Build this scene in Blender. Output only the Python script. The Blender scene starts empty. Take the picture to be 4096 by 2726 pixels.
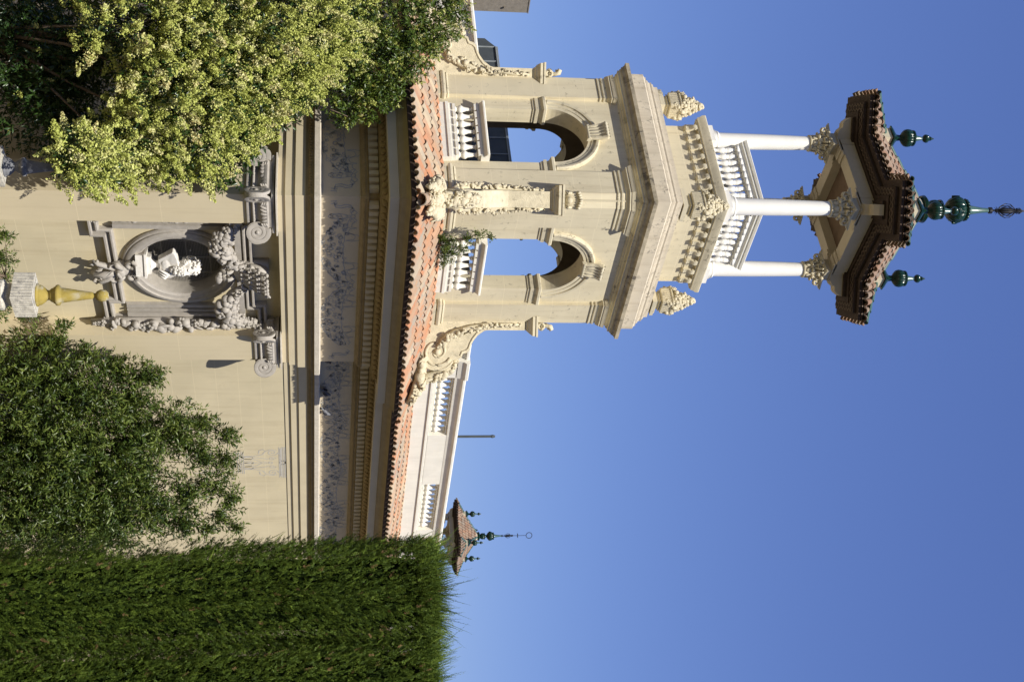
import bpy, math, random
import numpy as np
from mathutils import Vector, Matrix
R=math.radians
S=bpy.context.scene
COL=S.collection
# ---------------------------------------------------------------- camera
PITCH,ROLL,YAW=R(8.45),R(.238),R(37.72)
def bas():
    fw=np.array([0,math.cos(PITCH),math.sin(PITCH)]);up=np.array([0,-math.sin(PITCH),math.cos(PITCH)]);rt=np.array([1.,0,0])
    rt,up=math.cos(ROLL)*rt+math.sin(ROLL)*up,math.cos(ROLL)*up-math.sin(ROLL)*rt
    B=np.array([[math.sin(YAW),math.cos(YAW),0],[-math.cos(YAW),math.sin(YAW),0],[0,0,1]])
    return B@rt,B@up,B@fw
rt,up,fw=bas()
GZ=-9.0                                    # ground level; z = 0 is the height of the lens
cd=bpy.data.cameras.new('camera');cam=bpy.data.objects.new('camera',cd);COL.objects.link(cam)
cd.sensor_fit='HORIZONTAL';cd.sensor_width=36;cd.lens=36*5222.7/4096;cd.clip_end=3000;cd.clip_start=.1
cam.matrix_world=Matrix(((up[0],-rt[0],-fw[0],-20.277),(up[1],-rt[1],-fw[1],-19.55),(up[2],-rt[2],-fw[2],0),(0,0,0,1)))
S.camera=cam
# ---------------------------------------------------------------- light
SUN=Vector((-.88,-1.0,1.66)).normalized()  # towards the sun
ELEV=math.asin(SUN.z);AZ=math.atan2(SUN.x,SUN.y)
w=bpy.data.worlds.new('World');S.world=w;w.use_nodes=True
nt=w.node_tree;bg=nt.nodes['Background'];sky=nt.nodes.new('ShaderNodeTexSky')
sky.sky_type='NISHITA';sky.sun_disc=False;sky.sun_elevation=ELEV;sky.sun_rotation=AZ
sky.altitude=300;sky.air_density=1.0;sky.dust_density=.6;sky.ozone_density=4.0
tn=nt.nodes.new('ShaderNodeMix');tn.data_type='RGBA';tn.blend_type='MULTIPLY';tn.inputs[0].default_value=1;tn.inputs[7].default_value=(.99,.97,1.09,1)   # the violet cast of the camera's blue
nt.links.new(sky.outputs[0],tn.inputs[6]);mx=nt.nodes.new('ShaderNodeMix');mx.data_type='RGBA';mx.inputs[0].default_value=.30;mx.inputs[7].default_value=(1.25,2.35,8.4,1);nt.links.new(tn.outputs[2],mx.inputs[6]);nt.links.new(mx.outputs[2],bg.inputs[0]);bg.inputs[1].default_value=.079
ld=bpy.data.lights.new('sun','SUN');ld.energy=5.0;ld.angle=R(.5);ld.color=(1,.95,.86)
sun=bpy.data.objects.new('sun',ld);COL.objects.link(sun);sun.rotation_euler=SUN.to_track_quat('Z','Y').to_euler();sun.location=(-20,-25,45)
S.view_settings.view_transform='Standard';S.view_settings.look='None';S.view_settings.exposure=.27;S.view_settings.gamma=1
S.cycles.max_bounces=6;S.cycles.transparent_max_bounces=6
# ---------------------------------------------------------------- materials
def mat(name,col,rough=.85,noise=.18,nscale=2.2,fine=60,bump=.15,var=None,joints=None,stain=None,spec=.3,coat=0,isl=None,trans=0,metal=0,streak=0):
    m=bpy.data.materials.new(name);m.use_nodes=True;t=m.node_tree;n=t.nodes;b=n['Principled BSDF'];l=t.links.new
    b.inputs['Roughness'].default_value=rough;b.inputs['Specular IOR Level'].default_value=spec;b.inputs['Metallic'].default_value=metal
    if coat: b.inputs['Coat Weight'].default_value=coat;b.inputs['Coat Roughness'].default_value=.08
    g=n.new('ShaderNodeNewGeometry')
    def mix(f,a,c,bt='MIX'):
        x=n.new('ShaderNodeMix');x.data_type='RGBA';x.blend_type=bt
        if isinstance(f,float): x.inputs[0].default_value=f
        else: l(f,x.inputs[0])
        for s,v in ((6,a),(7,c)):
            if isinstance(v,tuple): x.inputs[s].default_value=v+(1,)
            else: l(v,x.inputs[s])
        return x.outputs[2]
    def nz(sc,det=4,dist=0,rg=.55):
        x=n.new('ShaderNodeTexNoise');x.inputs['Scale'].default_value=sc;x.inputs['Detail'].default_value=det;x.inputs['Distortion'].default_value=dist;x.inputs['Roughness'].default_value=rg
        l(g.outputs['Position'],x.inputs['Vector']);return x.outputs['Fac']
    def ramp(v,a,c):
        x=n.new('ShaderNodeMapRange');x.inputs[1].default_value=a;x.inputs[2].default_value=c;l(v,x.inputs[0]);return x.outputs[0]
    def mth(op,a,c=None):
        x=n.new('ShaderNodeMath');x.operation=op
        for i,v in enumerate((a,c)):
            if v is None: continue
            if isinstance(v,(int,float)): x.inputs[i].default_value=v
            else: l(v,x.inputs[i])
        return x.outputs[0]
    dk=tuple(c*(1-noise) for c in col);lt=tuple(min(c*(1+noise*.7),.95) for c in col)
    c=mix(ramp(nz(nscale,6),.3,.7),dk,lt)
    if isl:                                   # a different tone for every tile, leaf or stone
        cr=n.new('ShaderNodeValToRGB');cr.color_ramp.interpolation='LINEAR'
        while len(cr.color_ramp.elements)<len(isl): cr.color_ramp.elements.new(.5)
        for i,(e,k) in enumerate(zip(cr.color_ramp.elements,isl)): e.position=i/(len(isl)-1);e.color=k+(1,)
        at=n.new('ShaderNodeAttribute');at.attribute_name='tone'
        l(at.outputs['Fac'] if trans else g.outputs['Random Per Island'],cr.inputs[0])
        c=mix(.13,cr.outputs[0],mix(ramp(nz(nscale,6),.3,.7),dk,lt)) if not trans else cr.outputs[0]
    h=nz(fine,3)
    if streak:                                # rain streaks running down the wall
        mp=n.new('ShaderNodeMapping');mp.inputs['Scale'].default_value=(3.2,3.2,.22);l(g.outputs['Position'],mp.inputs[0]);x=n.new('ShaderNodeTexNoise');x.inputs['Scale'].default_value=2.2;x.inputs['Detail'].default_value=7;x.inputs['Roughness'].default_value=.65;l(mp.outputs[0],x.inputs['Vector'])
        c=mix(mth('MULTIPLY',ramp(x.outputs['Fac'],.50,.78),streak),c,tuple(k*f for k,f in zip(col,(.62,.57,.50))))
    if var: c=mix(mth('MULTIPLY',ramp(nz(9,8,.6),.45,.75),.55),c,var)
    if stain:                                 # blotches of dirt and lichen
        f=mth('MULTIPLY',ramp(nz(stain[1],9,.4,.7),stain[2],stain[2]+.09),ramp(nz(stain[1]*.22,3),.42,.6))
        c=mix(mth('MULTIPLY',f,stain[3] if len(stain)>3 else .75),c,stain[0])
    if joints:
        sp_,off,wd=joints;s=n.new('ShaderNodeSeparateXYZ');l(g.outputs['Position'],s.inputs[0])
        fr=mth('FRACT',mth('ADD',mth('DIVIDE',s.outputs[2],sp_),off))
        ms=mth('LESS_THAN',mth('ABSOLUTE',mth('SUBTRACT',fr,.5)),wd/sp_)
        c=mix(mth('MULTIPLY',ms,.35),c,tuple(min(.9,k*1.35) for k in col))
        h=mth('ADD',h,mth('MULTIPLY',ms,.9))
    l(c,b.inputs['Base Color'])
    if bump:
        bp=n.new('ShaderNodeBump');bp.inputs['Strength'].default_value=bump;bp.inputs['Distance'].default_value=.02;l(h,bp.inputs['Height']);l(bp.outputs[0],b.inputs['Normal'])
    if trans:
        tr=n.new('ShaderNodeBsdfTranslucent');l(mix(.5,c,(.20,.26,.03)),tr.inputs[0]);ms=n.new('ShaderNodeMixShader');ms.inputs[0].default_value=trans
        l(b.outputs[0],ms.inputs[1]);l(tr.outputs[0],ms.inputs[2]);l(ms.outputs[0],n['Material Output'].inputs[0])
    return m
DIRT=(.10,.085,.06)
M_WALL=mat('cream_plaster',(.59,.515,.345),noise=.10,nscale=.8,bump=.10,joints=(.56,.1,.006),streak=.38,stain=((.40,.31,.19),3.0,.60,.25))
M_PIL=mat('pilaster_plaster',(.59,.51,.345),noise=.06,nscale=.7,bump=.10,joints=(1.72,.42,.007),streak=.25,stain=((.42,.33,.2),3.0,.62,.2))
M_ARCH=mat('architrave_plaster',(.59,.51,.345),noise=.06,nscale=1.5,bump=.10,stain=((.45,.34,.2),5,.64,.3))
M_TOW=mat('tower_plaster',(.64,.57,.40),noise=.08,nscale=1.2,bump=.12,joints=(.62,.3,.005),streak=.5,stain=(DIRT,9,.575,.55))
M_TOWM=mat('tower_moulding',(.62,.555,.395),noise=.12,nscale=2.5,bump=.2,stain=(DIRT,7,.53,.65))
M_ATT=mat('tower_attic_plaster',(.64,.56,.42),streak=.6,noise=.10,nscale=2,bump=.2,stain=((.16,.14,.11),9,.54,.7))
M_CORN=mat('cornice_lip_weathered',(.42,.36,.25),noise=.3,nscale=5,bump=.3,stain=((.07,.06,.05),6,.48,.8))
M_GREY=mat('grey_painted_stone',(.375,.345,.30),rough=.6,noise=.10,nscale=5,bump=.25,var=(.49,.455,.405),stain=((.22,.18,.12),9,.6,.5))
M_CARV=mat('cream_carved_stone',(.61,.54,.375),noise=.16,nscale=7,fine=45,bump=.5,stain=(DIRT,8,.56,.7))
M_LEDGE=mat('ledge_stone',(.62,.56,.46),noise=.14,nscale=8,bump=.35,stain=((.30,.25,.17),14,.58,.6))
M_OCHRE=mat('ochre_moulding',(.30,.225,.115),noise=.15,nscale=6,bump=.25)
M_OCH2=mat('beige_moulding',(.36,.285,.175),noise=.12,nscale=4,bump=.2)
M_FRZ=mat('frieze_plaster',(.52,.445,.315),noise=.05,nscale=1.5,bump=.08)
M_CORO=mat('pale_corona_paint',(.56,.49,.355),noise=.06,nscale=2,bump=.1)
M_BLUE=mat('slate_blue_paint',(.32,.335,.345),noise=.15,nscale=9,bump=0)
M_PBLUE=mat('faded_blue_paint',(.48,.455,.40),noise=.10,nscale=9,bump=0)
M_WHITE=mat('white_limewash',(.80,.77,.67),streak=.25,noise=.07,nscale=2.5,bump=.15,stain=((.45,.42,.36),6,.62,.4))
M_COLW=mat('white_painted_column',(.80,.78,.72),rough=.6,noise=.03,nscale=3,bump=.03)
M_TILE=mat('terracotta_tile',(.48,.24,.14),noise=.3,nscale=9,fine=30,bump=.4,isl=[(.44,.20,.105),(.47,.23,.125),(.36,.29,.20),(.46,.24,.13),(.33,.28,.21),(.50,.43,.30),(.47,.21,.11),(.48,.40,.27),(.40,.22,.13)],stain=((.34,.30,.24),7,.46,.85))
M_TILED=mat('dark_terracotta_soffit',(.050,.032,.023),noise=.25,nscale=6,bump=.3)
M_BEAM=mat('belvedere_beam_plaster',(.50,.43,.31),noise=.08,nscale=3,bump=.1)
M_CEIL=mat('brown_ceiling_boards',(.16,.105,.062),noise=.2,nscale=3,bump=.1)
M_GREEN=mat('green_glazed_ceramic',(.006,.030,.017),rough=.28,noise=.4,nscale=14,bump=.06,spec=.35,coat=.15,stain=((.09,.11,.09),12,.55,.5))
M_GREENL=mat('pale_green_glaze',(.075,.14,.115),rough=.22,noise=.2,nscale=10,bump=.03,spec=.6,coat=.4)
M_IRON=mat('wrought_iron',(.02,.02,.022),rough=.45,noise=.2,bump=.05)
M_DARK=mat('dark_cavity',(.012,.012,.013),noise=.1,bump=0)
M_WIRE=mat('galvanised_wire',(.42,.39,.34),rough=.5,noise=.1,bump=0)
M_MARB=mat('white_marble',(.72,.69,.63),rough=.6,noise=.10,nscale=8,bump=.12,stain=((.40,.35,.27),11,.55,.5))
M_PIN=mat('weathered_ridged_stone',(.55,.52,.44),noise=.25,nscale=10,bump=.4,stain=((.24,.23,.21),14,.5,.85))
M_LICH=mat('lichen_stone',(.34,.26,.06),noise=.2,nscale=6,bump=.3,stain=((.48,.46,.38),7,.475,.85))
M_PING=mat('grey_lichened_stone',(.17,.175,.185),noise=.25,nscale=6,bump=.3,stain=((.62,.60,.54),11,.5,.95))
M_CONC=mat('brown_concrete',(.23,.205,.17),noise=.18,nscale=10,bump=.35,stain=((.10,.08,.06),30,.62,.8))
M_METAL=mat('slate_metal_cladding',(.075,.088,.095),rough=.6,noise=.15,nscale=4,bump=.08)
M_PGREY=mat('grey_feathers',(.16,.165,.18),noise=.3,nscale=40,bump=.1)
M_PDARK=mat('dark_feathers',(.045,.045,.055),noise=.3,nscale=40,bump=.1)
M_SOIL=mat('garden_ground',(.19,.145,.085),noise=.35,nscale=.7,fine=14,bump=.5,var=(.05,.075,.025))
M_BARK=mat('grey_bark',(.16,.12,.085),noise=.35,nscale=14,bump=.6)
M_LEAF=mat('privet_leaf',(.05,.09,.02),rough=.32,bump=0,trans=.16,spec=.5,isl=[(.016,.036,.010),(.026,.055,.013),(.035,.075,.016),(.055,.105,.024)])
M_LEAFB=mat('bright_leaf',(.05,.09,.02),rough=.35,bump=0,trans=.2,spec=.45,isl=[(.028,.052,.010),(.052,.090,.015),(.075,.120,.018),(.12,.155,.026),(.20,.18,.03)])
M_LEAFC=mat('laurel_leaf',(.05,.09,.02),rough=.38,bump=0,trans=.2,spec=.42,isl=[(.018,.036,.007),(.035,.062,.011),(.072,.112,.019),(.16,.20,.040),(.030,.054,.010)])
M_FLOW=mat('privet_blossom',(.30,.32,.09),rough=.7,bump=0,trans=.10,spec=.2,isl=[(.33,.375,.085),(.43,.47,.11),(.52,.55,.145),(.48,.515,.13),(.58,.60,.19),(.70,.67,.34),(.47,.37,.13)])
M_CYP=mat('cypress_spray',(.04,.08,.02),rough=.6,bump=0,trans=.12,spec=.25,isl=[(.028,.052,.010),(.062,.104,.014),(.112,.170,.021),(.20,.265,.036)])
M_SKYBLK=mat('sky_block_green',(.035,.05,.02),noise=.4,nscale=.3,fine=3,bump=1)
M_BLACK=mat('painted_eave_shade',(.018,.013,.010),noise=.2,bump=.2)  # near-black colour stands in for the shade inside the tile ends
M_CYPC=mat('cypress_shade_core',(.008,.014,.004),spec=0,noise=.4,nscale=12,bump=.3)  # near-black, so gaps between the sprays read as deep shade
M_DEAD=mat('dead_cypress_spray',(.22,.13,.06),rough=.8,bump=0)
M_SCAL=mat('scalloped_eave_tile',(.105,.075,.052),noise=.2,bump=.1)
M_INT=mat('shaded_interior_plaster',(.17,.13,.085),noise=.2,nscale=3,bump=.1)  # interior shade put into a darker brown plaster colour
M_TILE2=mat('weathered_brown_tile',(.28,.17,.11),noise=.3,nscale=9,fine=30,bump=.4,isl=[(.22,.13,.085),(.26,.155,.10),(.29,.215,.15),(.20,.165,.13),(.32,.18,.11),(.27,.23,.18)],stain=((.20,.18,.15),8,.47,.8))
# ---------------------------------------------------------------- mesh helpers
ICO=None
def ico():
    global ICO
    if ICO is None:
        import bmesh
        b=bmesh.new();bmesh.ops.create_icosphere(b,subdivisions=2,radius=1);b.verts.ensure_lookup_table()
        ICO=(np.array([v.co[:] for v in b.verts]),[[v.index for v in f.verts] for f in b.faces]);b.free()
    return ICO
class M:
    def __init__(s): s.v=[];s.f=[];s.m=[];s.n=0
    def add(s,vs,fs,m=0):
        vs=np.asarray(vs,float).reshape(-1,3);k=s.n;s.v.append(vs);s.n+=len(vs)
        for f in fs: s.f.append([i+k for i in f]);s.m.append(m)
    def box(s,x0,x1,y0,y1,z0,z1,m=0,fr=None):
        vs=[(x,y,z) for z in (z0,z1) for y in (y0,y1) for x in (x0,x1)]
        if fr: vs=[fr(*q) for q in vs]
        s.add(vs,[(0,2,3,1),(4,5,7,6),(0,1,5,4),(2,6,7,3),(0,4,6,2),(1,3,7,5)],m)
    def sweep(s,path,prof,closed=False,fr=None,m=0,caps=True,pclosed=False):
        """profile [(offset to the right of the path, height)] swept along a mitred plan path"""
        P=[np.array(p,float) for p in path];n=len(P);offs=[]
        def nrm(a,b):
            d=b-a;d=d/np.hypot(*d);return np.array([d[1],-d[0]])
        for i in range(n):
            n1=nrm(P[i-1],P[i]) if (i>0 or closed) else None
            n2=nrm(P[i],P[(i+1)%n]) if (i<n-1 or closed) else None
            if n1 is None:o=n2
            elif n2 is None:o=n1
            else:o=(n1+n2)/max(.15,1+n1@n2)
            offs.append(o)
        fr=fr or (lambda x,y,h:(x,y,h));k=len(prof);vs=[]
        for p,o in zip(P,offs):
            for (q,h) in prof: vs.append(fr(p[0]+o[0]*q,p[1]+o[1]*q,h))
        fs=[]
        for i in range(n if closed else n-1):
            a=i*k;b=((i+1)%n)*k
            for j in range(k if pclosed else k-1):
                j2=(j+1)%k;fs.append((a+j,b+j,b+j2,a+j2))
        if caps and not closed: fs+=[tuple(range(k))[::-1],tuple((n-1)*k+j for j in range(k))]
        s.add(vs,fs,m)
    def prism(s,poly,z0,z1,fr=None,m=0):
        fr=fr or (lambda x,y,h:(x,y,h));k=len(poly)
        vs=[fr(x,y,z0) for x,y in poly]+[fr(x,y,z1) for x,y in poly]
        s.add(vs,[tuple(range(k))[::-1],tuple(range(k,2*k))]+[(i,(i+1)%k,k+(i+1)%k,k+i) for i in range(k)],m)
    def lathe(s,prof,c=(0,0,0),n=20,m=0,ribs=0,amp=0,ribz=None,cap=True,sq=False,rot=0):
        vs=[];k=len(prof)
        for i in range(n):
            a=2*math.pi*i/n+rot
            for r,z in prof:
                rr=r
                if ribs and (ribz is None or ribz[0]<=z<=ribz[1]): rr=r*(1-amp*(1-abs(math.sin(a*ribs/2))))
                vs.append((c[0]+rr*math.cos(a),c[1]+rr*math.sin(a),c[2]+z))
        fs=[]
        for i in range(n):
            for j in range(k-1):
                a=i*k+j;b=((i+1)%n)*k+j;fs.append((a,b,b+1,a+1))
        if cap: fs+=[tuple(i*k for i in range(n))[::-1],tuple(i*k+k-1 for i in range(n))]
        s.add(vs,fs,m)
    def tube(s,pts,rad,n=6,m=0,fr=None,cap=True):
        P=[Vector(p) for p in pts];k=len(P);rad=rad if hasattr(rad,'__len__') else [rad]*k;vs=[]
        up=Vector((0,0,1))
        for i in range(k):
            d=(P[min(i+1,k-1)]-P[max(i-1,0)]).normalized()
            a=d.cross(up)
            if a.length<.05:a=d.cross(Vector((1,0,0)))
            a.normalize();b=d.cross(a)
            for j in range(n):
                t=2*math.pi*j/n;vs.append(tuple(P[i]+(a*math.cos(t)+b*math.sin(t))*rad[i]))
        fs=[(i*n+j,i*n+(j+1)%n,(i+1)*n+(j+1)%n,(i+1)*n+j) for i in range(k-1) for j in range(n)]
        if cap: fs+=[tuple(range(n))[::-1],tuple((k-1)*n+j for j in range(n))]
        s.add(vs,fs,m)
    def ball(s,c,r,sc=(1,1,1),rot=None,m=0,lump=0,rng=None):
        v,f=ico();v=v*np.array(sc)*r
        if lump: v=v*(1+lump*np.sin(v@np.array([9.1,7.3,5.7])/r*.45+(rng.random()*6 if rng else 0)))[:,None]
        if rot is not None: v=v@np.array(rot.to_3x3().transposed())
        s.add(v+np.array(c),f,m)
    def ribbon(s,pts,wd,fr,m=0,h=.006,closed=False):
        P=[np.array(p,float) for p in pts];n=len(P);vs=[]
        for i in range(n):
            a=P[(i-1)%n] if (closed or i>0) else P[i];b=P[(i+1)%n] if (closed or i<n-1) else P[i]
            d=b-a;d=d/(np.hypot(*d)+1e-9);nn=np.array([-d[1],d[0]])*wd/2
            vs+=[fr(*(P[i]+nn),h),fr(*(P[i]-nn),h)]
        s.add(vs,[(2*i,2*i+1,(2*i+3)%(2*n),(2*i+2)%(2*n)) for i in range(n if closed else n-1)],m)
PW={}
def link(o,parent):
    COL.objects.link(o)
    if parent: o.parent=parent
def empty(name,loc,label,cat,group=None,rz=0):
    o=bpy.data.objects.new(name,None);COL.objects.link(o);o.location=loc;o.rotation_euler=(0,0,rz);o.empty_display_size=.3
    o['label']=label;o['category']=cat
    if group:o['group']=group
    PW[o.name]=np.array(loc,float);return o
def mesh(b,name,mats,smooth=False,org=(0,0,0)):
    me=bpy.data.meshes.new(name);v=np.concatenate(b.v)-np.array(org)
    me.from_pydata(v.tolist(),[],b.f)
    for x in (mats if isinstance(mats,(list,tuple)) else [mats]): me.materials.append(x)
    if any(b.m): me.polygons.foreach_set('material_index',b.m)
    if smooth:
        me.polygons.foreach_set('use_smooth',[True]*len(me.polygons))
    me.update();return me
def obj(b,name,mats,parent=None,smooth=False,auto=None):
    org=PW[parent.name] if parent else (0,0,0)
    me=mesh(b,name,mats,smooth or auto is not None,org);o=bpy.data.objects.new(name,me);link(o,parent);PW[o.name]=np.array(org,float)
    if auto is not None:
        try: me.set_sharp_from_angle(angle=R(auto))
        except Exception: pass
    return o
def inst(me,name,parent,loc,rz=0,sc=1):
    org=PW[parent.name] if parent else np.zeros(3)
    o=bpy.data.objects.new(name,me);link(o,parent);o.location=tuple(np.array(loc)-org);o.rotation_euler=(0,0,rz);o.scale=(sc,sc,sc) if not hasattr(sc,'__len__') else sc
    PW[o.name]=np.array(loc,float);return o
def copy_tree(o,parent=None):
    c=o.copy();COL.objects.link(c)
    if parent: c.parent=parent
    for ch in o.children: copy_tree(ch,c)
    return c
def tag(o,label=None,cat=None,group=None,kind=None):
    for k,v in (('label',label),('category',cat),('group',group),('kind',kind)):
        if v:o[k]=v
    return o
def rrot(rng): return Matrix.Rotation(rng.random()*6.28,4,'X')@Matrix.Rotation(rng.random()*6.28,4,'Y')@Matrix.Rotation(rng.random()*6.28,4,'Z')
# ---------------------------------------------------------------- carved fruit and flowers
def fruitpiece(b,c,r,rng,out):
    k=rng.random();c=np.array(c)
    if k<.34: b.ball(c,r,(1,1,.92),rrot(rng))
    elif k<.46: b.ball(c,r,(.72,.72,1.2),rrot(rng))
    elif k<.66:                                          # rosette of petals round an eye
        n=Vector(out).normalized();a=n.orthogonal().normalized();q=n.cross(a)
        b.ball(c+np.array(n)*r*.45,r*.34)
        for i in range(5):
            t=i*1.2566+rng.random()*.2;d=a*math.cos(t)+q*math.sin(t)
            b.ball(c+np.array(d)*r*.62+np.array(n)*r*.15,r*.52,(1,1,.5),n.to_track_quat('Z','Y').to_matrix())
    elif k<.80:                                          # bunch of grapes
        for i in range(8): b.ball(c+np.array([rng.uniform(-1,1) for _ in range(3)])*r*.62+np.array(out)*r*.3,r*.36)
    else:                                                # leaf
        n=Vector(out).normalized();q=n.to_track_quat('Z','Y').to_matrix()@Matrix.Rotation(rng.random()*6.28,3,'Z')@Matrix.Rotation(rng.uniform(-.5,.5),3,'X')
        b.ball(c+np.array(out)*r*.35,r*1.25,(1,.46,.17),q)
def garland(b,pts,rads,n,seed,out,core=.55,size=.46):
    rng=random.Random(seed);P=[Vector(p) for p in pts];L=[0]
    for i in range(1,len(P)): L.append(L[-1]+(P[i]-P[i-1]).length)
    out=Vector(out).normalized()
    b.tube(pts,[r*core for r in rads],8)
    for i in range(n):
        t=(i+rng.random())/n*L[-1];j=max(k for k in range(len(L)-1) if L[k]<=t) if t>0 else 0
        u=(t-L[j])/max(1e-6,L[j+1]-L[j]);p=P[j].lerp(P[j+1],u);r=rads[j]*(1-u)+rads[j+1]*u
        d=(P[j+1]-P[j]).normalized();side=d.cross(out).normalized();a=rng.uniform(-1.35,1.35)
        o=out*math.cos(a)+side*math.sin(a)
        fruitpiece(b,p+o*r*.72,r*size*rng.uniform(.75,1.2),rng,tuple(o))
def spiral(c,r0,turns,n,a0,sgn=1,rmin=.18):
    out=[]
    for i in range(n):
        t=i/(n-1);r=r0*(1-t)**1.0*(1-rmin)+r0*rmin*.5;out.append((c[0]+r*math.cos(a0+sgn*t*turns*2*math.pi),c[1]+r*math.sin(a0+sgn*t*turns*2*math.pi)))
    return out
# ---------------------------------------------------------------- barrel tiles
def tiles(b,o,es,et,lim,s0,s1,pitch=.25,ln=.40,r=.092,lip=True,seed=1):
    """rows of barrel tiles: o origin on the eave, es along the eave, et up the slope, lim(s)->(t0,t1)"""
    rng=random.Random(seed);o=Vector(o);es=Vector(es).normalized();et=Vector(et).normalized();nn=es.cross(et)
    if nn.z<0: nn=-nn
    K=6;cnt=int(round((s1-s0)/pitch));pitch=(s1-s0)/cnt
    for i in range(cnt*2+1):
        s=s0+i*pitch/2;cover=i%2==1
        t0,t1=lim(s)
        if t1-t0<.06: continue
        k=max(1,math.ceil((t1-t0)/ln-.15))
        for j in range(k):
            a=t0+j*ln;e=min(t0+(j+1)*ln+.05,t1)
            if e-a<.05: continue
            vs=[];sg=1 if cover else -1
            jx=rng.uniform(-.008,.008);jz=rng.uniform(-.006,.006)
            if j==0: a+=-.06 if cover else .07
            a+=rng.uniform(-.012,.012)
            for (t,rr,lift) in ((a,r*1.05,.024),(e,r*.90,.004)):
                for q in (rr,rr-.018):
                    for x in range(K+1):
                        g=math.pi*x/K
                        h=(q*math.sin(g))*sg+(.052 if cover else .085)+lift+jz
                        vs.append(tuple(o+es*(s+jx+q*math.cos(g))+et*t+nn*h))
            w=K+1;fs=[]
            for x in range(K):
                fs+=[(x,x+1,2*w+x+1,2*w+x),(w+x+1,w+x,3*w+x,3*w+x+1),(x+1,x,w+x,w+x+1),(2*w+x,2*w+x+1,3*w+x+1,3*w+x)]
            fs+=[(0,2*w,3*w,w),(K,w+K,3*w+K,2*w+K)]
            b.add(vs,fs)
def ridge(b,p0,p1,r=.11,ln=.42,m=0):
    p0=Vector(p0);p1=Vector(p1);d=(p1-p0);L=d.length;d.normalize();a=d.cross(Vector((0,0,1))).normalized();n=a.cross(d)
    k=max(1,round(L/ln))
    for j in range(k):
        vs=[];K=6
        for t,rr,lf in ((j*L/k-.03,r*1.06,.02),((j+1)*L/k+.03,r*.9,0)):
            for q in (rr,rr-.02):
                for x in range(K+1):
                    g=math.pi*x/K;vs.append(tuple(p0+d*t+a*q*math.cos(g)+n*(q*math.sin(g)*.9+lf)))
        w=K+1;fs=[]
        for x in range(K): fs+=[(x,x+1,2*w+x+1,2*w+x),(w+x+1,w+x,3*w+x,3*w+x+1),(x+1,x,w+x,w+x+1),(2*w+x,2*w+x+1,3*w+x+1,3*w+x)]
        b.add(vs,fs,m)
def baluster(h,r=.105,kind=0):
    b=M();q=r*1.0
    b.box(-q,q,-q,q,0,.055*h/.5);b.box(-q,q,-q,q,h-.05*h/.5,h)
    if kind==0: pr=[(.80,.11),(.86,.14),(.60,.17),(.52,.20),(.78,.24),(1.0,.30),(1.03,.36),(.97,.40),(.80,.43),(.66,.47),(.52,.62),(.40,.76),(.38,.80),(.60,.81),(.62,.84),(.40,.86),(.62,.90),(.70,.91)]
    else: pr=[(.75,.08),(.6,.10),(.42,.2),(.42,.25),(.7,.32),(.80,.38),(.80,.45),(.70,.50),(.60,.515),(.75,.53),(.60,.545),(.75,.60),(.80,.68),(.66,.78),(.42,.88),(.40,.90),(.75,.93)]
    b.lathe([(r*a,h*z) for a,z in pr],n=14,cap=False)
    return b
# ================================================================ ground
b=M();b.add([(-600,-600,GZ),(600,-600,GZ),(600,600,GZ),(-600,600,GZ)],[(0,1,2,3)])
tag(obj(b,'garden_ground',M_SOIL),kind='structure')
b=M();vs=[];na,nr=40,14;rg=random.Random(3)                  # unseen slope added behind the viewer to block low sky light
for i in range(na+1):
    a=R(225-128+256*i/na)
    for j in range(nr+1):
        t=j/nr;rr=44+62*t;h=44*(t*t*(3-2*t))*(.85+.15*math.sin(i*.7)+.06*rg.random())*min(1,i/4,(na-i)/4)
        vs.append((rr*math.cos(a)-2,rr*math.sin(a)-2,GZ-.3+h))
b.add(vs,[(i*(nr+1)+j,(i+1)*(nr+1)+j,(i+1)*(nr+1)+j+1,i*(nr+1)+j+1) for i in range(na) for j in range(nr)])
tag(obj(b,'sky_block_slope',M_SKYBLK,None,True),kind='structure')
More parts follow.
